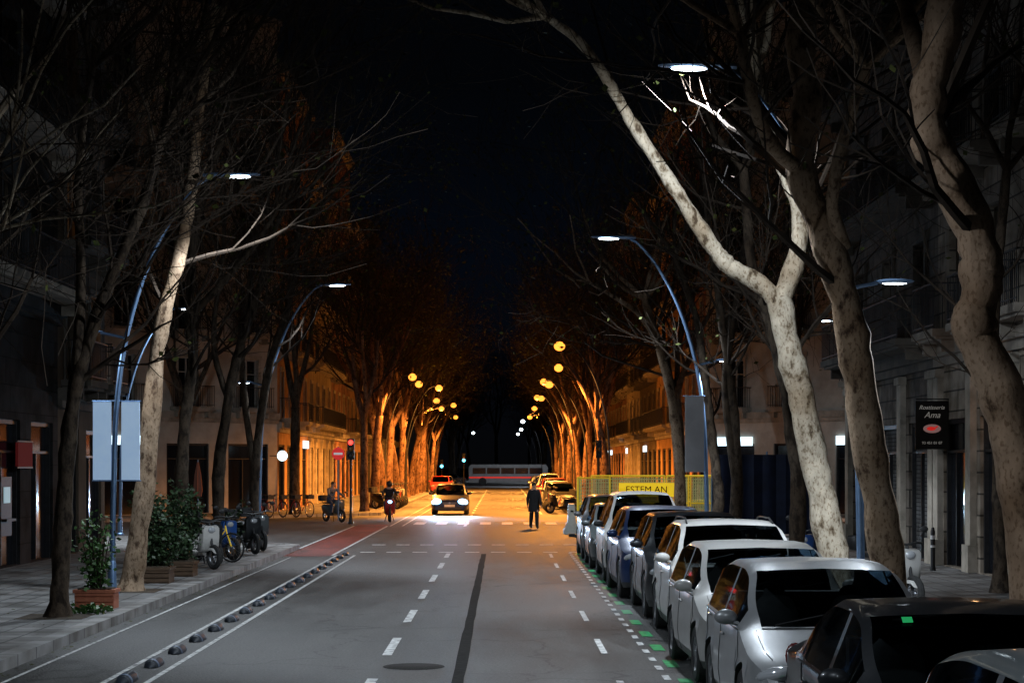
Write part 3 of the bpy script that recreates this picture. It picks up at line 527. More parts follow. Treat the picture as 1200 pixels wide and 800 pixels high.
def car_geo(kind):
    if kind in CG: return CG[kind]
    c=CK[kind]; L,W,H,nz,cz,cowl,rf,Rw=[c[k] for k in('L','W','H','nz','cz','cowl','rf','Rw')]; rr=L+c['rr']; rb=L+c['rb']; rbz=c['rbz']
    K=[(0,nz-.26),(.025,nz-.13),(.09,nz-.04),(.24,nz+.03),(cowl-.1,cz-.035),(cowl,cz),(rf,H-.055),(rf+.45,H),((rf+rr)/2+.3,H-.005),(rr,H-.09),(rb,rbz)]
    if kind=='sedan': K+=[(L-.15,rbz-.02),(L-.04,.88),(L,.6)]
    else: K+=[(L-.04,rbz-.18),(L,.6)]
    top=pch(K); yf=.86; yr=L-.80; Ra=Rw+.055
    bel=lambda y:min(cz-.06+.05*y/L,top(y)-.05)
    ys={0,L,cowl,rf,rr,rb,.012,.03,.06,.1,L-.012,L-.03,L-.07}
    for yc in(yf,yr):
        for s in(-1,1): ys|={yc+s*Ra,yc+s*(Ra+.006)}
        for a in range(1,12): ys.add(yc-Ra*math.cos(PI*a/12))
    mid=(cowl+rr)/2+.12; bp=[mid-.05,mid+.05,cowl+.28]; se=min(rr+.18,L-.42) if kind!='sedan' else rr+.25
    ys|=set(bp)|{se}
    y=0
    while y<L: ys.add(round(y,3)); y+=.09
    ys=sorted(ys); yy=[ys[0]]
    for q in ys[1:]:
        if q-yy[-1]>.005: yy.append(q)
    ys=yy
    prof=pch([(0,.90),(.2,.93),(.3,.975),(.5,1.),(.62,1.0),(.70,.972),(.85,.975),(1.2,.94)])
    def sec(y):
        e=min(y,L-y); wv=W/2*(1-.2*(max(0,1-e/.55))**2.4); zb=.2+.05*max(0,1-e/.4); zl=zb
        for yc in(yf,yr):
            if abs(y-yc)<=Ra: zl=max(zl,Rw+math.sqrt(max(0,Ra*Ra-(y-yc)**2)))
        t=top(y); b=max(bel(y),zl+.03) if t-.05>zl+.03 else t-.02
        h=max(t-b,.015); g=min(1,max(0,(h-.12)/.3)); pts=[(0,zl),(wv*.8,zl)]
        for f_ in(0,.15,.35,.6,.82,1): z=zl+(b-zl)*f_; pts.append((wv*prof(z),z))
        xb=pts[-1][0]; bx=xb-.02-.02*(1-g); pts.append((bx,b+.02*g+.3*h*(1-g))); cxx=xb-.03-.30*h*g-.09*(1-g); pts.append((cxx,b+h*(.86*g+.72*(1-g)))); pts.append((cxx-.07,b+h*.955)); pts.append((cxx*.55,t-.008*g-.004)); pts.append((0,t)); return pts
    S=[sec(y) for y in ys]; nP=13
    parts={}
    def cl(i,j):
        ym=(ys[i]+ys[i+1])/2
        if j in(10,11):
            if cowl<ym<rf: return 'windscreen'
            if rr<ym<rb: return 'rear_window'
        if j==8 and cowl+.28<ym<se:
            if abs(ym-mid)<.05: return 'trim'
            return 'sw_f' if ym<mid else 'sw_r'
        if j in(0,1): return 'under'
        if j==2 and S[i][3][1]<.36: return 'sill'
        return 'body'
    for sgn in(1,-1):
        for i in range(len(ys)-1):
            for j in range(nP-1):
                q=[(i,j),(i+1,j),(i+1,j+1),(i,j+1)]; v=[(sgn*S[a][b_][0],ys[a]-L/2,S[a][b_][1]) for a,b_ in q]
                n_=cl(i,j)
                if n_ in('sw_f','sw_r'): n_+='LR'[sgn>0]
                if n_ in('under','sill','trim'): n_='trim'
                parts.setdefault(n_,[]).append(v if sgn>0 else v[::-1])
    for i in(0,len(ys)-1):
        for j in range(nP-1):
            v=[(-S[i][j][0],ys[i]-L/2,S[i][j][1]),(S[i][j][0],ys[i]-L/2,S[i][j][1]),(S[i][j+1][0],ys[i]-L/2,S[i][j+1][1]),(-S[i][j+1][0],ys[i]-L/2,S[i][j+1][1])]; parts['body'].append(v)
    out={}
    for k_,qs in parts.items():
        m=MB(); ix={}
        for q in qs:
            f=[]
            for v in q:
                key=tuple(round(a,4) for a in v)
                if key not in ix: ix[key]=len(m.v); m.v.append(v)
                if ix[key] not in f: f.append(ix[key])
            if len(f)>2: m.f.append(tuple(f)); m.m.append(0)
        out[k_]=m.mesh(k_,True,50)
    f0=-L/2; g=MB(); gw=.40
    g.box((0,f0-.006,nz-.16),(gw*1.7,.05,.11)); 
    g.box((0,f0-.004,.33),(W*.62,.04,.13))
    for x in(-1,1): g.box((x*W*.33,f0+.045,.34),(.2,.06,.09),rz=x*.35)
    out['grille']=g.mesh('grille',False)
    ch=MB()
    for z in(-.19,-.16,-.13): ch.box((0,f0-.034,nz+z),(gw*1.62,.008,.010))
    ch.lathe([(0,-.01),(.05,-.01),(.05,.0)],(0,f0-.036,nz-.155),14,'y'); out['chrome']=ch.mesh('grille_trim')
    h=MB(); h.ell((0,0,0),(.22,.15,.078),16,10); out['headlight']=h.mesh('headlight')
    out['plate']=MB().box((0,f0-.03,.455),(.5,.012,.11)).mesh('plate',False)
    out['tail']=MB().ell((0,0,0),(.08,.045,.11),12,8).mesh('tail')
    mr=MB(); mr.ell((.09,0,.04),(.105,.065,.07),12,8).tube([(-.04,-.01,-.03),(.05,-.01,.0)],.022,6); out['mirror']=mr.mesh('mirror')
    ty=MB().lathe([(Rw*.62,-.10),(Rw*.9,-.105),(Rw,-.08),(Rw,.08),(Rw*.9,.105),(Rw*.62,.10)],n=28,axis='x'); out['tyre']=ty.mesh('tyre')
    rm=MB().lathe([(Rw*.66,.05),(Rw*.62,.095),(Rw*.56,.08),(Rw*.54,.0)],n=24,axis='x').lathe([(Rw*.16,.085),(Rw*.10,.095),(0,.095)],n=12,axis='x')
    for k_ in range(5):
        a=2*PI*k_/5; m_=Matrix.Rotation(a,3,'X'); vs=[]
        for z,ww in((Rw*.1,.035),(Rw*.60,.028)):
            for x in(.05,.082):
                for s_ in(-1,1): vs.append(m_@Vector((x,s_*ww,z)))
        rm.add(vs,[(0,1,3,2),(4,6,7,5),(0,2,6,4),(1,5,7,3),(2,3,7,6),(0,4,5,1)])
    out['rim']=rm.mesh('rim',True,30); out['hub']=MB().lathe([(0,-.02),(Rw*.6,-.02),(Rw*.6,.0),(0,.0)],n=20,axis='x').mesh('brake_disc')
    seam=MB()
    for sgn in(-1,1):
        for yq in(cowl+.12,mid,se-.15):
            sp_=sec(yq)
            for j in range(2,7):
                a,b_=sp_[j],sp_[j+1]
                seam.tube([(sgn*(a[0]+.0005),yq-L/2,a[1]),(sgn*(b_[0]+.0005),yq-L/2,b_[1])],.006,4,cap=False)
        for yq in(mid-.18,se-.35): 
            out.setdefault('hpos',[]).append((sgn*(sec(yq)[6][0]+.012),yq-L/2,sec(yq)[6][1]))
        pts=[(sgn*(sec(q)[7][0]+.001),q-L/2,sec(q)[7][1]+.004) for q in [cowl+.15+(se-cowl-.15)*k/12 for k in range(13)]]; seam.tube(pts,.008,4)
    yq=cowl-.04; sp_=sec(yq); seam.tube([(sp_[10][0]*k/5,yq-L/2,(sp_[12][1]+(sp_[10][1]-sp_[12][1])*(abs(k)/5)**2)+.001) for k in range(-5,6)],.007,4)
    for sgn in(-1,1): seam.tube([(sgn*(sec(q)[9][0]-.02),q-L/2,sec(q)[9][1]+.004) for q in [.25+(cowl-.3)*k/6 for k in range(7)]],.005,4)
    out['seam']=seam.mesh('door_seam'); out['handle']=MB().ell((0,0,0),(.018,.10,.016),8,6).mesh('handle')
    wp=MB(); 
    for x0 in(-.55,.08):
        p0=Vector((x0,cowl-L/2+.0,cz+.012)); p1=Vector((x0+.52,cowl-L/2+.16,top(cowl+.16)+.012)); wp.tube([p0,p1],.009,5)
    out['wiper']=wp.mesh('wiper')
    it=MB(); sz=.52
    for x in(-.36,.36):
        it.box((x,rf+.25-L/2,sz),(.48,.5,.2)).ell((x,rf+.55-L/2,sz+.36),(.23,.09,.34),12,8).ell((x,rf+.62-L/2,H-.33),(.11,.05,.09),10,6)
    it.box((0,rr-.35-L/2,sz),(1.15,.45,.22)).box((0,rr-.08-L/2,sz+.33),(1.15,.14,.55)).box((0,cowl+.32-L/2,cz-.13),(W-.34,.34,.14)); 
    out['seats']=it.mesh('seats'); out['steer']=MB().tube([Vector((.36+.18*math.cos(a*PI/8),cowl+.62-L/2+.07*math.sin(a*PI/8),cz+.0+.17*math.sin(a*PI/8))) for a in range(17)],.014,6).mesh('steering_wheel')
    rl=MB()
    for sgn in(-1,1):
        pts=[]
        for k_ in range(7):
            yq=rf+.15+(rr-rf-.25)*k_/6; s9=sec(yq)[10]; pts.append((sgn*(s9[0]-.02),yq-L/2,s9[1]+(.05 if 0<k_<6 else .01)))
        rl.tube(pts,.014,6)
    out['rails']=rl.mesh('roof_rail')
    out['info']=dict(L=L,W=W,H=H,yf=yf,yr=yr,Rw=Rw,nz=nz,cz=cz,cowl=cowl,rf=rf,top=top,hw=sec(.2)[7][0],mid=mid,rr=rr)
    CG[kind]=out; return out
def car(kind,paint,x,y,label,rz=0,group=None,lit=False,full=True,sticker=False,rails=False,name='parked_car'):
    G=car_geo(kind); I=G['info']; L=I['L']; t=thing(name,label,'car',(x,y,.01),rz,group); p=P[paint]
    bd=obj('body',G['body'],p,t); obj('lower_trim',G['trim'],M['plastic'],t); obj('windscreen',G['windscreen'],M['glass'],t); obj('rear_window',G['rear_window'],M['glass'],t)
    for k in('sw_fL','sw_fR','sw_rL','sw_rR'):
        if k in G: obj('side_window',G[k],M['glass'],t)
    gr=obj('grille',G['grille'],M['plastic'],t,smooth=False); obj('grille_trim',G['chrome'],M['rim'],gr); obj('number_plate',G['plate'],M['plate'],t,smooth=False)
    for s in(-1,1):
        obj('headlight',G['headlight'],M['hl_on' if lit else 'hl'],t,(s*(I['hw']-.17),-L/2+(.10 if lit else .15),I['nz']-.10),(R(-14),R(10)*s,R(32)*s),(1.2,1.3,1.9) if lit else (1,1,1))  # lit headlights are enlarged to imitate their glare
        obj('tail_light',G['tail'],M['tail'],t,(s*(I['hw']-.07),L/2-.07,.86),(0,0,0))
        obj('mirror',G['mirror'],p if kind!='van' else M['plastic'],t,(s*(I['W']/2-.03),-L/2+I['cowl']+.32,I['cz']+.02),(0,0,0 if s>0 else PI))
        for yc in(I['yf'],I['yr']):
            o=obj('wheel',G['rim'],M['rim'],t,(s*(I['W']/2-.115),-L/2+yc,I['Rw']),(0,0,0 if s>0 else PI)); obj('tyre',G['tyre'],M['rubber'],o); obj('brake_disc',G['hub'],M['black'],o)
    if full:
        obj('door_seam',G['seam'],M['plastic'],t); obj('wiper',G['wiper'],M['plastic'],t); obj('seats',G['seats'],M['interior'],t); obj('steering_wheel',G['steer'],M['plastic'],t)
        for q in G['hpos']: obj('door_handle',G['handle'],p,t,q)
        if rails: obj('roof_rail',G['rails'],M['plastic'],t)
    if sticker:
        yy=I['cowl']+ (I['rf']-I['cowl'])*.86; z0=I['top'](yy-.05); z1=I['top'](yy+.05)
        m=MB(); m.add([(-.45,yy-.04-L/2,z0+.006),(-.38,yy-.04-L/2,z0+.008),(-.38,yy+.01-L/2,z1+.001),(-.45,yy+.01-L/2,z1+.0)],[(0,1,2,3)]); obj('permit_sticker',m,M['sticker'],t,smooth=False)
    return t
g='cars parked along the right kerb'
car('hatch','darkgrey',2.98,8.3,'dark grey hatchback at the bottom right corner, nearest the camera',0,g,sticker=True)
car('sedan','black',3.12,12.9,'black sedan parked second from the camera, green sticker on its windscreen',0,g,sticker=True)
car('hatch','silver',2.95,17.5,'silver hatchback parked right behind the black sedan',0,g)
car('hatch','pearl',2.98,21.9,'pearl grey car with a rounded roof, fourth parked car from the camera',R(1),g)
car('suv','white',3.16,26.3,'white high roofed car with roof rails, fifth parked car from the camera',0,g,rails=True)
car('suv','black',3.14,30.9,'black crossover parked behind the white car with roof rails',0,g)
car('suv','navy',3.0,35.4,'dark blue crossover parked behind the black crossover',R(1),g)
car('van','white',2.98,40.2,'white tall van-like car with a bright roof, eighth in the parked row',0,g)
car('hatch','darkgrey',2.92,44.9,'dark hatchback parked behind the white van-like car',0,g)
car('suv','grey',2.95,49.6,'grey crossover at the far end of the near parked row',0,g)
g2='cars parked beyond the junction on the right'
for i,(k,c_,y) in enumerate((('sedan','black',104),('hatch','white',109.5),('suv','red',115),('hatch','grey',121),('van','white',127),('hatch','black',133),('suv','navy',139),('hatch','silver',146),('sedan','white',152),('hatch','black',159))):
    car(k,c_,3.2,y,f'{ORD[i]} parked car beyond the junction on the right, {c_} paint',0,g2,full=False)
for i,(k,c_,y) in enumerate((('hatch','red',160),('sedan','black',170))):
    car(k,c_,-5.2,y,f'{ORD[i]} car standing on the left side far beyond the junction, {c_} paint',0,'cars standing far left beyond the junction',full=False)
pc=car('hatch','midnight',-2.5,92,'dark blue car driving towards the camera with dazzling blue white headlights',0,lit=True,name='moving_car')
for s in(-1,1): light('SPOT','headlight_beam',(s*.6,-2.3,.66),(.45,.72,1),2600,pc,.08,84,(R(84),0,PI),.8)
# bus on the far crossing
bu=thing('bus','dim grey bus with dark windows and a red band passing on the far crossing','bus',(.8,226,0)); B=MB()
pr=[(-4.6,.35),(4.6,.35),(4.75,.6),(4.72,2.1),(4.5,2.5),(-4.5,2.5),(-4.75,2.2),(-4.75,.6)]
B.add([(x,-1.2,z) for x,z in pr]+[(x,1.2,z) for x,z in pr],[tuple(range(8)),tuple(range(8,16))[::-1]]+[(i,8+i,8+(i+1)%8,(i+1)%8) for i in range(8)]); obj('body',B,M['busgrey'],bu,smooth=False)
for k in range(5): obj('window',MB().box((-3.5+1.7*k,-1.21,1.75),(1.55,.03,.7)),M['pane'],bu,smooth=False)
obj('stripe',MB().box((0,-1.212,.95),(9.4,.02,.2)),M['busred'],bu,smooth=False)
for x in(-3.1,3.0): obj('wheel',MB().lathe([(0,-.15),(.45,-.15),(.48,0),(.45,.15),(0,.15)],(x,-1.12,.48),20,'y'),M['rubber'],bu)
for i,(x,c_) in enumerate(((-6.5,'black'),(8.2,'silver'))): car('sedan',c_,x,222,f'{c_} car crossing sideways at the far end of the street',Q if x>0 else -Q,'cars on the far crossing',full=False,name='moving_car',lit=True)
# ---------------------------------------------------------------- lane bumpers
bm=MB(); n=12; m=9; vs=[]
for i in range(m+1):
    t=-1+2*i/m
    for j in range(n): a=PI*j/(n-1); sc_=(1-abs(t)**3)**.5 if abs(t)<1 else .02; vs.append((.10*sc_*math.cos(a),.33*t,.10*sc_*math.sin(a)))
for i in range(m):
    for j in range(n-1): bm.add([vs[i*n+j],vs[i*n+j+1],vs[(i+1)*n+j+1],vs[(i+1)*n+j]],[(0,1,2,3)],0)
bb=bm.mesh('bumper'); st=MB()
for t in(-.55,.5):
    v2=[]
    for y_ in(t*.33-.025,t*.33+.025):
        q=(1-abs(y_/.33)**3)**.5*1.035
        for j in range(n): a=PI*j/(n-1); v2.append((.10*q*math.cos(a),y_,.10*q*math.sin(a)))
    st.add(v2,[(j,j+1,n+j+1,n+j) for j in range(n-1)])
stm=st.mesh('stripe')
for i in range(19):
    o=tag(obj('lane_bumper',bb,M['bumper'],None,(-4.17,20.9+1.62*i,.006)),f'{ORD[i]} black rubber lane bumper from the camera in the left lane divider','lane bumper','rubber bumpers dividing the bike lane'); obj('reflective_stripe',stm,M['bstripe'],o)
# ---------------------------------------------------------------- two-wheelers
def wheel_m(r,w_,sp):
    ty=MB(); N_=24
    ty.tube([Vector((0,r*math.cos(2*PI*k/N_),r*math.sin(2*PI*k/N_))) for k in range(N_+1)],w_,8,cap=False); rm=MB()
    rm.tube([Vector((0,(r-w_)*math.cos(2*PI*k/N_),(r-w_)*math.sin(2*PI*k/N_))) for k in range(N_+1)],w_*.45,6,cap=False); rm.tube([(-.04,0,0),(.04,0,0)],.03,8)
    for k in range(sp): a=2*PI*k/sp; rm.tube([(0,0,0),(0,(r-w_)*math.cos(a),(r-w_)*math.sin(a))],.003 if sp>8 else .014,3)
    return ty.mesh('tyre'),rm.mesh('wheel')
WS=wheel_m(.22,.055,6); WB=wheel_m(.33,.02,14)
def hull(prof,w0,taper=.7,zt=None):
    m=MB(); n=len(prof); c=Vector((sum(p[0] for p in prof)/n,sum(p[1] for p in prof)/n)); R_=[]
    for x,s in((-w0,taper),(-w0*.75,.94),(w0*.75,.94),(w0,taper)):
        R_+= [(x,c.x+(p[0]-c.x)*s,c.y+(p[1]-c.y)*s) for p in prof]
    m.add(R_,[(k*n+i,k*n+(i+1)%n,(k+1)*n+(i+1)%n,(k+1)*n+i) for k in range(3) for i in range(n)]+[tuple(range(n))[::-1],tuple(range(3*n,4*n))]); return m
SCG=dict(body=hull([(-.25,.28),(.25,.25),(.75,.45),(.85,.66),(.7,.76),(.1,.72),(-.02,.42),(-.25,.36)],.17).mesh('body',True,60),
 shield=hull([(-.58,.42),(-.45,.34),(-.28,.36),(-.36,.62),(-.5,.98),(-.62,.96),(-.62,.7)],.2,.8).mesh('front_shield',True,60),
 seat=hull([(.0,.74),(.75,.78),(.82,.84),(.4,.83),(.3,.80),(.05,.80)],.15).mesh('seat',True,60),
 bar=MB().tube([(-.34,-.42,1.03),(-.2,-.47,1.05),(0,-.5,1.02),(.2,-.47,1.05),(.34,-.42,1.03)],.018,8).tube([(0,-.5,1.0),(0,-.68,.3)],.03,8).mesh('handlebar'),
 fender=hull([(-.9,.36),(-.78,.47),(-.6,.48),(-.5,.38),(-.6,.42),(-.78,.42)],.09).mesh('fender',True,60),
 hl=MB().ell((0,-.6,.86),(.1,.05,.07),12,8).mesh('headlight'),
 mir=MB().tube([(.22,-.46,1.05),(.3,-.48,1.22)],.008,5).ell((.33,-.48,1.26),(.075,.02,.05),10,6).tube([(-.22,-.46,1.05),(-.3,-.48,1.22)],.008,5).ell((-.33,-.48,1.26),(.075,.02,.05),10,6).mesh('mirrors'),
 stand=MB().tube([(-.12,.25,.28),(-.2,.32,.02)],.014,5).tube([(.12,.25,.28),(.2,.32,.02)],.014,5).mesh('stand'))
def scooter(x,y,rz,paint,label,lit=False,grp='parked scooters',z=.135,screen=True):
    t=thing('motor_scooter',label,'scooter',(x,y,z),rz,grp); p=P[paint]
    obj('body',SCG['body'],p,t); obj('front_shield',SCG['shield'],p,t); obj('seat',SCG['seat'],M['plastic'],t); obj('handlebar',SCG['bar'],M['plastic'],t); obj('fender',SCG['fender'],p,t); obj('headlight',SCG['hl'],M['hl_on' if lit else 'hl'],t); obj('mirrors',SCG['mir'],M['plastic'],t); obj('stand',SCG['stand'],M['black'],t)
    for yy in(-.7,.62): o=obj('wheel',WS[1],M['rim'],t,(0,yy,.275)); obj('tyre',WS[0],M['rubber'],o)
    if screen: obj('top_box',hull([(.72,.86),(1.05,.88),(1.06,1.12),(.74,1.14)],.18).mesh('top_box',True,60),M['plastic'],t)
    return t
BIK=dict(frame=MB().tube([(0,.0,.28),(0,-.4,.78),(0,.14,.80),(0,.0,.28),(0,.48,.34),(0,.14,.80)],.017,7).tube([(0,-.38,.86),(0,-.42,.7),(0,-.56,.34)],.017,7).mesh('frame'),
 bar=MB().tube([(-.28,-.28,.98),(-.2,-.38,1.0),(0,-.4,.97),(.2,-.38,1.0),(.28,-.28,.98)],.013,7).tube([(0,-.4,.97),(0,-.38,.84)],.014,6).mesh('handlebar'),
 sad=MB().ell((0,.17,.94),(.08,.14,.035),12,6).tube([(0,.16,.92),(0,.13,.78)],.013,6).mesh('saddle'),bask=MB().box((0,-.58,.82),(.3,.22,.03)).box((0,-.69,.9),(.3,.015,.16)).box((0,-.47,.9),(.3,.015,.16)).box((.15,-.58,.9),(.015,.2,.16)).box((-.15,-.58,.9),(.015,.2,.16)).mesh('basket',False))
def bicycle(x,y,rz,c_,label,grp='parked bicycles',basket=False):
    t=thing('bicycle',label,'bicycle',(x,y,.135),rz,grp); obj('frame',BIK['frame'],c_,t); obj('handlebar',BIK['bar'],M['black'],t); obj('saddle',BIK['sad'],M['plastic'],t)
    if basket: obj('basket',BIK['bask'],M['plastic'],t)
    for yy in(-.56,.48): o=obj('wheel',WB[1],M['rim'],t,(0,yy,.35)); obj('tyre',WB[0],M['rubber'],o)
scooter(-6.7,41.3,R(40),'white','white and black scooter parked across the left pavement beside the shrubs')
scooter(-6.8,42.7,R(35),'black','black scooter parked right behind the white scooter on the left'); bicycle(-6.8,44.0,R(65),M['yellow'],'yellow framed bicycle between the dark scooters on the left'); scooter(-6.9,45.2,R(45),'blue','blue scooter parked just past the yellow framed bicycle')
scooter(-6.6,48.2,R(30),'black','black scooter parked at the kerb before the left corner'); scooter(-6.6,50.2,R(25),'darkgrey','dark grey scooter parked last before the left corner')
scooter(-7.1,79.2,R(35),'darkgrey','grey scooter ridden by the seated person at the far left corner',grp=None,z=.01)
for i in range(4): bicycle(-10.4+.55*i,81.5+.3*i,R(40),P['red'],f'{ORD[i]} red hire bicycle from the left in the dock across the junction','red hire bicycles in the dock',True)
for i in range(5): scooter(-6.0-.02*i,97+2.2*i,R(60),['black','grey','red','black','white'][i],f'{ORD[i]} scooter in the orange lit row on the left beyond the junction')
for i in range(7): scooter(3.0+.0*i,93.2+1.05*i,R(-62),['black','grey','black','red','black','blue','black'][i],f'{ORD[i]} motorbike in the slanted row parked on the right past the junction',z=.01)
scooter(6.2,30.,R(20),'white','white scooter behind the parked cars on the right pavement'); scooter(6.0,36,R(-30),'blue','blue scooter between the tree trunks on the right pavement')
# ---------------------------------------------------------------- people
def person(label,x,y,rz,z,J,mats,coat=True,hair='hair',helmet=False):
    t=thing('person',label,'person',(x,y,z),rz)
    names=list(J); V=[J[k][0] for k in names]; Rr=[J[k][1] for k in names]; par=[J[k][2] for k in names]
    E=[(names.index(p_),i) for i,p_ in enumerate(par) if p_]
    lab=[J[k][3] for k in names]
    for s in(-1,1):
        sfx='L' if s<0 else 'R'; wi=names.index('wr'+sfx); hi=names.index('ha'+sfx); wv=Vector(V[wi]); hv=Vector(V[hi]); d=(hv-wv).normalized(); sd=d.cross(Vector((1,0,0))).normalized()
        for k in range(5):
            L_=[.045,.07,.078,.072,.055][k]; off=sd*(.028*(k-2)*.8); st_=hv+off; V.append(tuple(st_)); Rr.append((.009,.009)); lab.append(3); E.append((hi,len(V)-1))
            V.append(tuple(st_+d*L_*.55+(sd*-.03 if k==0 else Vector((0,0,0))))); Rr.append((.008,.008)); lab.append(3); E.append((len(V)-2,len(V)-1))
            V.append(tuple(st_+d*L_+Vector((-s*.015,0,0))+(sd*-.04 if k==0 else Vector((0,0,0))))); Rr.append((.007,.007)); lab.append(3); E.append((len(V)-2,len(V)-1))
    me=bpy.data.meshes.new('body'); me.from_pydata(V,E,[]); o=bpy.data.objects.new('tmp',me); COL.objects.link(o)
    md=o.modifiers.new('s','SKIN'); 
    for i,v in enumerate(me.skin_vertices[0].data): v.radius=Rr[i] if hasattr(Rr[i],'__len__') else (Rr[i],Rr[i]); v.use_root=(i==0)
    sb=o.modifiers.new('u','SUBSURF'); sb.levels=1; sb.render_levels=1
    bpy.context.view_layer.update(); m2=bpy.data.meshes.new_from_object(o.evaluated_get(bpy.context.evaluated_depsgraph_get())); bpy.data.objects.remove(o)
    VV=[Vector(v) for v in V]; m2.materials.clear()
    for q in mats: m2.materials.append(q)
    for p_ in m2.polygons:
        p_.use_smooth=True; c=p_.center; p_.material_index=lab[min(range(len(VV)),key=lambda i:(VV[i]-c).length)]
    b=bpy.data.objects.new('body',m2); COL.objects.link(b); b.parent=t
    hd=Vector(J['head'][0]); hm=MB()
    if helmet: hm.ell(hd+Vector((0,.01,.03)),(.135,.15,.14),16,10)
    else: hm.ell(hd+Vector((0,.025,.045)),(.088,.10,.09),16,10)
    obj('helmet' if helmet else 'hair',hm,M['plastic'] if helmet else M[hair],t)
    f=MB().ell(hd+Vector((0,-.10,.0)),(.014,.02,.022),8,6)
    for s in(-1,1): f.ell(hd+Vector((s*.083,0,.0)),(.012,.02,.03),8,6)
    obj('nose_and_ears',f,M['skin'],t)
    ey=MB()
    for s in(-1,1): ey.ell(hd+Vector((s*.032,-.088,.02)),(.012,.006,.007),8,5)
    ey.ell(hd+Vector((0,-.09,-.05)),(.022,.005,.006),8,5); obj('eyes_and_mouth',ey,M['hair'],t)
    if coat:
        pv=Vector(J['pelvis'][0]); ch=Vector(J['chest'][0]); cm=MB(); vs=[]; n=16
        for (fz,rx,ry) in((1.28,.07,.07),(1.16,.16,.10),(1.02,.205,.125),(.8,.21,.14),(.4,.19,.135),(0,.20,.145),(-.35,.215,.16),(-.75,.225,.165)):
            c=pv.lerp(ch,fz)
            for j in range(n): a=2*PI*j/n; vs.append((c.x+rx*math.cos(a),c.y+ry*math.sin(a),c.z))
        cm.add(vs,[(i*n+j,i*n+(j+1)%n,(i+1)*n+(j+1)%n,(i+1)*n+j) for i in range(7) for j in range(n)]); obj('coat',cm,mats[0],t)
    return t
def stand(step=.0,arm=.0):
    J={'pelvis':((0,0,.95),(.13,.11),None,1),'spine':((0,0,1.14),(.12,.10),'pelvis',0),'chest':((0,0,1.36),(.15,.11),'spine',0),'neck':((0,0,1.50),.055,'chest',3),'head':((0,-.015,1.62),(.078,.095),'neck',3),'crown':((0,0,1.70),(.065,.08),'head',3)}
    for s,q in((-1,'L'),(1,'R')):
        st_=step*s; am=-arm*s
        J.update({'sh'+q:((s*.17,0,1.42),.07,'chest',0),'el'+q:((s*.225,am*.5+.02,1.15),.06,'sh'+q,0),'wr'+q:((s*.225,am-.04,.91),.045,'el'+q,0),'ha'+q:((s*.225,am-.06,.84),(.035,.022),'wr'+q,3),
         'hip'+q:((s*.085,0,.88),.098,'pelvis',1),'kn'+q:((s*.08,-st_*.45-.02,.49),.085,'hip'+q,1),'an'+q:((s*.075,-st_*.8+.03,.09),.065,'kn'+q,1),'to'+q:((s*.08,-st_*.8-.13,.04),.045,'an'+q,2)})
    return J
mats=[M['cl_black'],M['cl_black'],M['plastic'],M['skin']]
person('person in a long black coat walking across the road at the junction',1.22,71,R(12),.01,stand(.26,.14),mats)
def ride():
    J={'pelvis':((0,.25,.92),(.14,.12),None,1),'spine':((0,.22,1.1),(.13,.11),'pelvis',0),'chest':((0,.14,1.32),(.16,.12),'spine',0),'neck':((0,.08,1.47),.055,'chest',3),'head':((0,.04,1.58),(.08,.095),'neck',3),'crown':((0,.04,1.66),(.07,.08),'head',3)}
    for s,q in((-1,'L'),(1,'R')):
        J.update({'sh'+q:((s*.19,.1,1.38),.065,'chest',0),'el'+q:((s*.29,-.08,1.18),.05,'sh'+q,0),'wr'+q:((s*.31,-.34,1.1),.034,'el'+q,0),'ha'+q:((s*.30,-.41,1.06),(.035,.022),'wr'+q,3),
         'hip'+q:((s*.11,.2,.88),.10,'pelvis',1),'kn'+q:((s*.20,-.22,.80),.07,'hip'+q,1),'an'+q:((s*.19,-.14,.42),.048,'kn'+q,1),'to'+q:((s*.19,-.30,.36),.04,'an'+q,2)})
    return J
scooter(-4.75,79.5,R(5),'red','red scooter being ridden towards the camera in the bike lane',z=.01,grp=None,lit=True)
person('helmeted rider in dark jacket sitting on the moving red scooter',-4.75,79.5,R(5),.01,ride(),[M['cl_black'],M['cl_blue'],M['plastic'],M['skin']],coat=False,helmet=True)
person('person in a grey jacket sitting on the grey scooter at the far left corner',-7.1,79.2,R(35),.01,ride(),[M['cl_grey'],M['cl_blue'],M['plastic'],M['skin']],coat=False)
# ---------------------------------------------------------------- street furniture
def planter(x,y,label,w_,d_,h_,mt,top_,n,seed,lf='leafd',spread=.45):
    rng=random.Random(seed); t=thing('planter',label,'planter',(x,y,.13)); b=MB()
    b.prism([(-w_/2,-d_/2),(w_/2,-d_/2),(w_/2,d_/2),(-w_/2,d_/2)],0,h_); b.box((0,0,h_-.02),(w_+.05,d_+.05,.05))
    for k in range(3): b.box((0,-d_/2-.008,h_*(.2+.3*k)),(w_-.02,.015,h_*.22))
    obj('box',b,mt,t,smooth=False); obj('earth',MB().box((0,0,h_+.01),(w_-.08,d_-.08,.03)),M['soil'],t,smooth=False)
    st_=MB(); lv=MB()
    for k in range(20):
        a=rng.uniform(0,2*PI); r_=rng.uniform(.1,1)*spread; e=Vector((math.cos(a)*r_,math.sin(a)*r_*.8,rng.uniform(.45,1)*top_)); p0=Vector((e.x*.3,e.y*.3,h_)); mdd=p0.lerp(e,.5)+Vector((0,0,.1)); st_.tube([p0,mdd,e],[.012,.009,.004],4)
        for q in range(n//20):
            f=rng.uniform(.1,1.08); c=p0.lerp(e,f)+rvec(rng)*rng.uniform(.02,.2); lv.leaf(c,rng.uniform(.05,.12),rng)
    obj('stem',st_,M['twig'],t); obj('foliage',lv,M[lf],t,smooth=False); return t
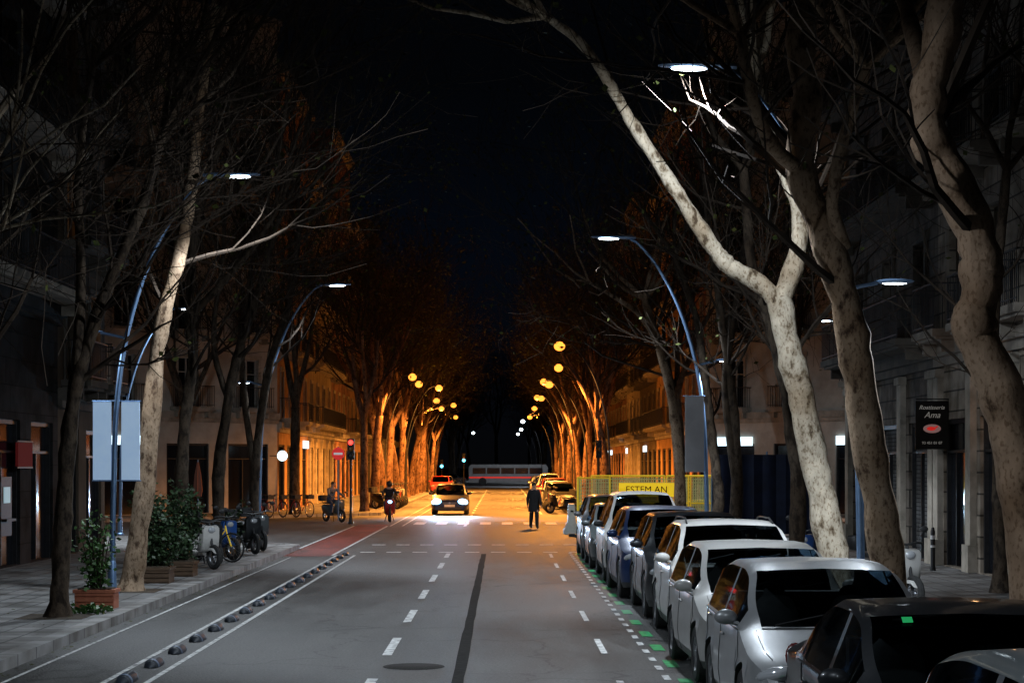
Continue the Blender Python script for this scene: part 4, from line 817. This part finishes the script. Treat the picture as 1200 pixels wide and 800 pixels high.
planter(-6.45,29.9,'terracotta trough with tall green leafy plants at the left kerb',.62,.4,.3,M['terra'],1.45,560,1,'leafg',.35)
planter(-6.75,36.4,'wooden planter with dark bushy shrub nearest the mottled tree',.7,.6,.3,M['wood'],1.7,3000,2,spread=.65); planter(-6.65,38.6,'wooden planter with dark bushy shrub beside the white scooter',.7,.6,.3,M['wood'],1.85,3000,3,spread=.65)
planter(-6.9,47.2,'small wooden planter with dark shrub between the parked scooters',.6,.5,.4,M['wood'],1.3,1000,5,spread=.4)
rng=random.Random(8); wd=MB()
for k in range(160): 
    a=rng.uniform(0,6.28); r_=rng.uniform(0,.4); wd.leaf(Vector((r_*math.cos(a),r_*math.sin(a),rng.uniform(0,.12))),.09,rng)
tag(obj('weeds',wd,M['leafg'],None,(-6.35,28.9,.13),smooth=False),'patch of green weeds at the foot of the terracotta trough','weeds',kind='stuff')
def closed_parasol(x,y,label):
    t=thing('closed_parasol',label,'parasol',(x,y,.13),0,'closed parasols by the far left corner'); obj('pole',MB().tube([(0,0,0),(0,0,2.5)],.025,8),M['steel'],t); obj('base',MB().lathe([(0,0),(.28,0),(.28,.07),(0,.1)],n=14),M['black'],t); c=MB(); n=12; vs=[]
    for z,r_ in((1.0,.16),(1.3,.2),(1.9,.14),(2.4,.04)): 
        for j in range(n): a=2*PI*j/n; q=r_*(1 if j%2 else .7); vs.append((q*math.cos(a),q*math.sin(a),z))
    c.add(vs,[(i*n+j,i*n+(j+1)%n,(i+1)*n+(j+1)%n,(i+1)*n+j) for i in range(3) for j in range(n)]); obj('canopy',c,M['parasol'],t)
closed_parasol(-12.3,76,'left one of two closed parasols by the pale corner building'); closed_parasol(-11.6,77,'right one of two closed parasols by the pale corner building')
def traffic_light(x,y,h,on,label,z=.13):
    t=thing('traffic_light',label,'traffic light',(x,y,z)); obj('pole',MB().tube([(0,0,0),(0,0,h)],.05,10).lathe([(.0,0),(.14,0),(.09,.12),(.06,.3)],n=12),M['black'],t)
    obj('housing',MB().box((0,-.02,h+.05),(.28,.2,.85)),M['black'],t,smooth=False)
    for k,c_ in enumerate(('red','amber','green')):
        m_=M['red'] if (on=='red' and k==0) else M['cyan'] if (on=='green' and k==2) else M['amber_off'] if k==1 else M['plastic']
        big=(.16,.05,.16) if on=='green' and k==2 else (.1,.03,.1)
        obj('lens',MB().ell((0,-.13,h+.32-.27*k),big,14,8),m_,t)
        obj('hood',MB().tube([(0,-.12,h+.32-.27*k+.0),(0,-.26,h+.32-.27*k)],.115,12,cap=False),M['black'],t)
    return t
tl=traffic_light(-6.15,76.5,3.0,'red','traffic light glowing red on the far left corner, in front of the orange row',.01)
traffic_light(-3.9,193,3.0,'green','distant blue green traffic light above the moving car'); traffic_light(-6.3,197,2.4,'green','lower blue green traffic light left of the distant one'); 
traffic_light(4.7,91,3.0,'off','unlit traffic light at the far right kerb of the junction')
def noentry(x,y,z,label,r_=.3):
    t=thing('traffic_sign',label,'road sign',(x,y,.13)); obj('pole',MB().tube([(0,0,0),(0,0,z+.3)],.03,8),M['steel'],t); d=obj('sign_plate',MB().lathe([(0,-.045),(r_,-.045),(r_,-.03),(0,-.03)],(0,0,z),28,'y'),M['signred'],t); obj('bar',MB().box((0,-.052,z),(r_*1.4,.01,r_*.35)),M['signwhite'],t,smooth=False)
noentry(-6.75,77.5,2.75,'round red no entry sign with a white bar on the far left corner',.26)
bo=thing('bollard','slim black bollard with pale bands at the right shop fronts','bollard',(9.3,40.5,.13)); obj('post',MB().lathe([(0,0),(.07,0),(.06,.06),(.05,.1),(.05,.85),(.03,.93),(0,.94)],n=14),M['black'],bo); obj('band',MB().lathe([(.053,.68),(.053,.76)],n=14).lathe([(.053,.5),(.053,.55)],n=14),M['white'],bo)
# works area
def fence(x0,x1,y,h,label,kind,rz=0,z=0.):
    w_=x1-x0; t=thing('works_fence',label,'fence',(x0,y,z),rz,'works fence panels at the junction'); f=MB()
    for x in(0,w_): f.tube([(x,0,0),(x,0,h)],.026,8)
    for zz in(.15,h*.55,h-.02): f.tube([(0,0,zz),(w_,0,zz)],.026,8)
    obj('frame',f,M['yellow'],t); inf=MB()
    n=int(w_/.08)
    for k in range(n): inf.box((.03+w_*k/n,.03,h/2),(.03,.006,h-.15))
    for k in range(int(h/.12)): inf.box((w_/2,.037,.12+.12*k),(w_-.05,.004,.025))
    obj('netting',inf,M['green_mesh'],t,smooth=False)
    for x in(.0,w_): obj('foot',MB().box((x,0,.05),(.22,.6,.1)),M['plastic'],t,smooth=False)
    return t
fence(2.55,3.6,62.6,2.0,'pale netted works fence panel behind the grey crossover','green'); fence(3.65,6.3,63.4,2.05,'yellow works fence panel with a yellow banner','bars'); fence(6.35,8.4,63.2,2.05,'yellow works fence panel right of the banner panel','bars')
fence(2.55,6.6,63.1,2.0,'yellow works fence running away along the road edge','green',R(86)); fence(3.2,5.8,67,2.05,'rear yellow works fence panel behind the banner','bars'); fence(5.9,8.6,67,2.05,'second rear yellow works fence panel, further right','bars')
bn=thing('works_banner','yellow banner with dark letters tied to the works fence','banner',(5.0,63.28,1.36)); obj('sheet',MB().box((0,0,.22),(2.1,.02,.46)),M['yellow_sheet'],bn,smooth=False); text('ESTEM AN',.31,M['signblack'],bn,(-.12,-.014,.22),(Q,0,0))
hd=thing('site_hoarding','dark blue tarpaulin hoarding at the junction corner on the right','hoarding',(6.9,61.5,.0)); m=MB(); n=24
m.add([(3.6*i/n,.05*math.sin(i*1.9),z) for z in(.15,1.5,2.75) for i in range(n+1)],[(r_*(n+1)+i,r_*(n+1)+i+1,(r_+1)*(n+1)+i+1,(r_+1)*(n+1)+i) for r_ in range(2) for i in range(n)]); obj('tarpaulin',m,M['tarp'],hd); obj('post',MB().tube([(0,.1,0),(0,.1,2.85)],.03,8).tube([(1.8,.1,0),(1.8,.1,2.85)],.03,8).tube([(3.6,.1,0),(3.6,.1,2.85)],.03,8),M['steel'],hd)
jb=thing('road_barrier','white plastic road barrier at the left end of the works fence','barrier',(2.45,66,0)); m=MB(); pr=[(-.28,0),(.28,0),(.28,.12),(.14,.4),(.1,1.05),(-.1,1.05),(-.14,.4),(-.28,.12)]
m.add([(x,-.5,z) for x,z in pr]+[(x,.5,z) for x,z in pr],[tuple(range(8)),tuple(range(8,16))[::-1]]+[(i,8+i,8+(i+1)%8,(i+1)%8) for i in range(8)]); obj('body',m,M['white'],jb,smooth=False); obj('handle_slot',MB().box((0,-.505,.8),(.1,.01,.06)),M['black'],jb,smooth=False)
for i in range(2): tag(obj('tree_pit',MB().prism([(-.5,-.5),(.5,-.5),(.5,.5),(-.5,.5)],.10,.136),M['soil'],None,(-6.7,[28.2,34][i],0),smooth=False),['soil square around the slim dark left tree','soil square around the pale mottled left tree'][i],'tree pit')
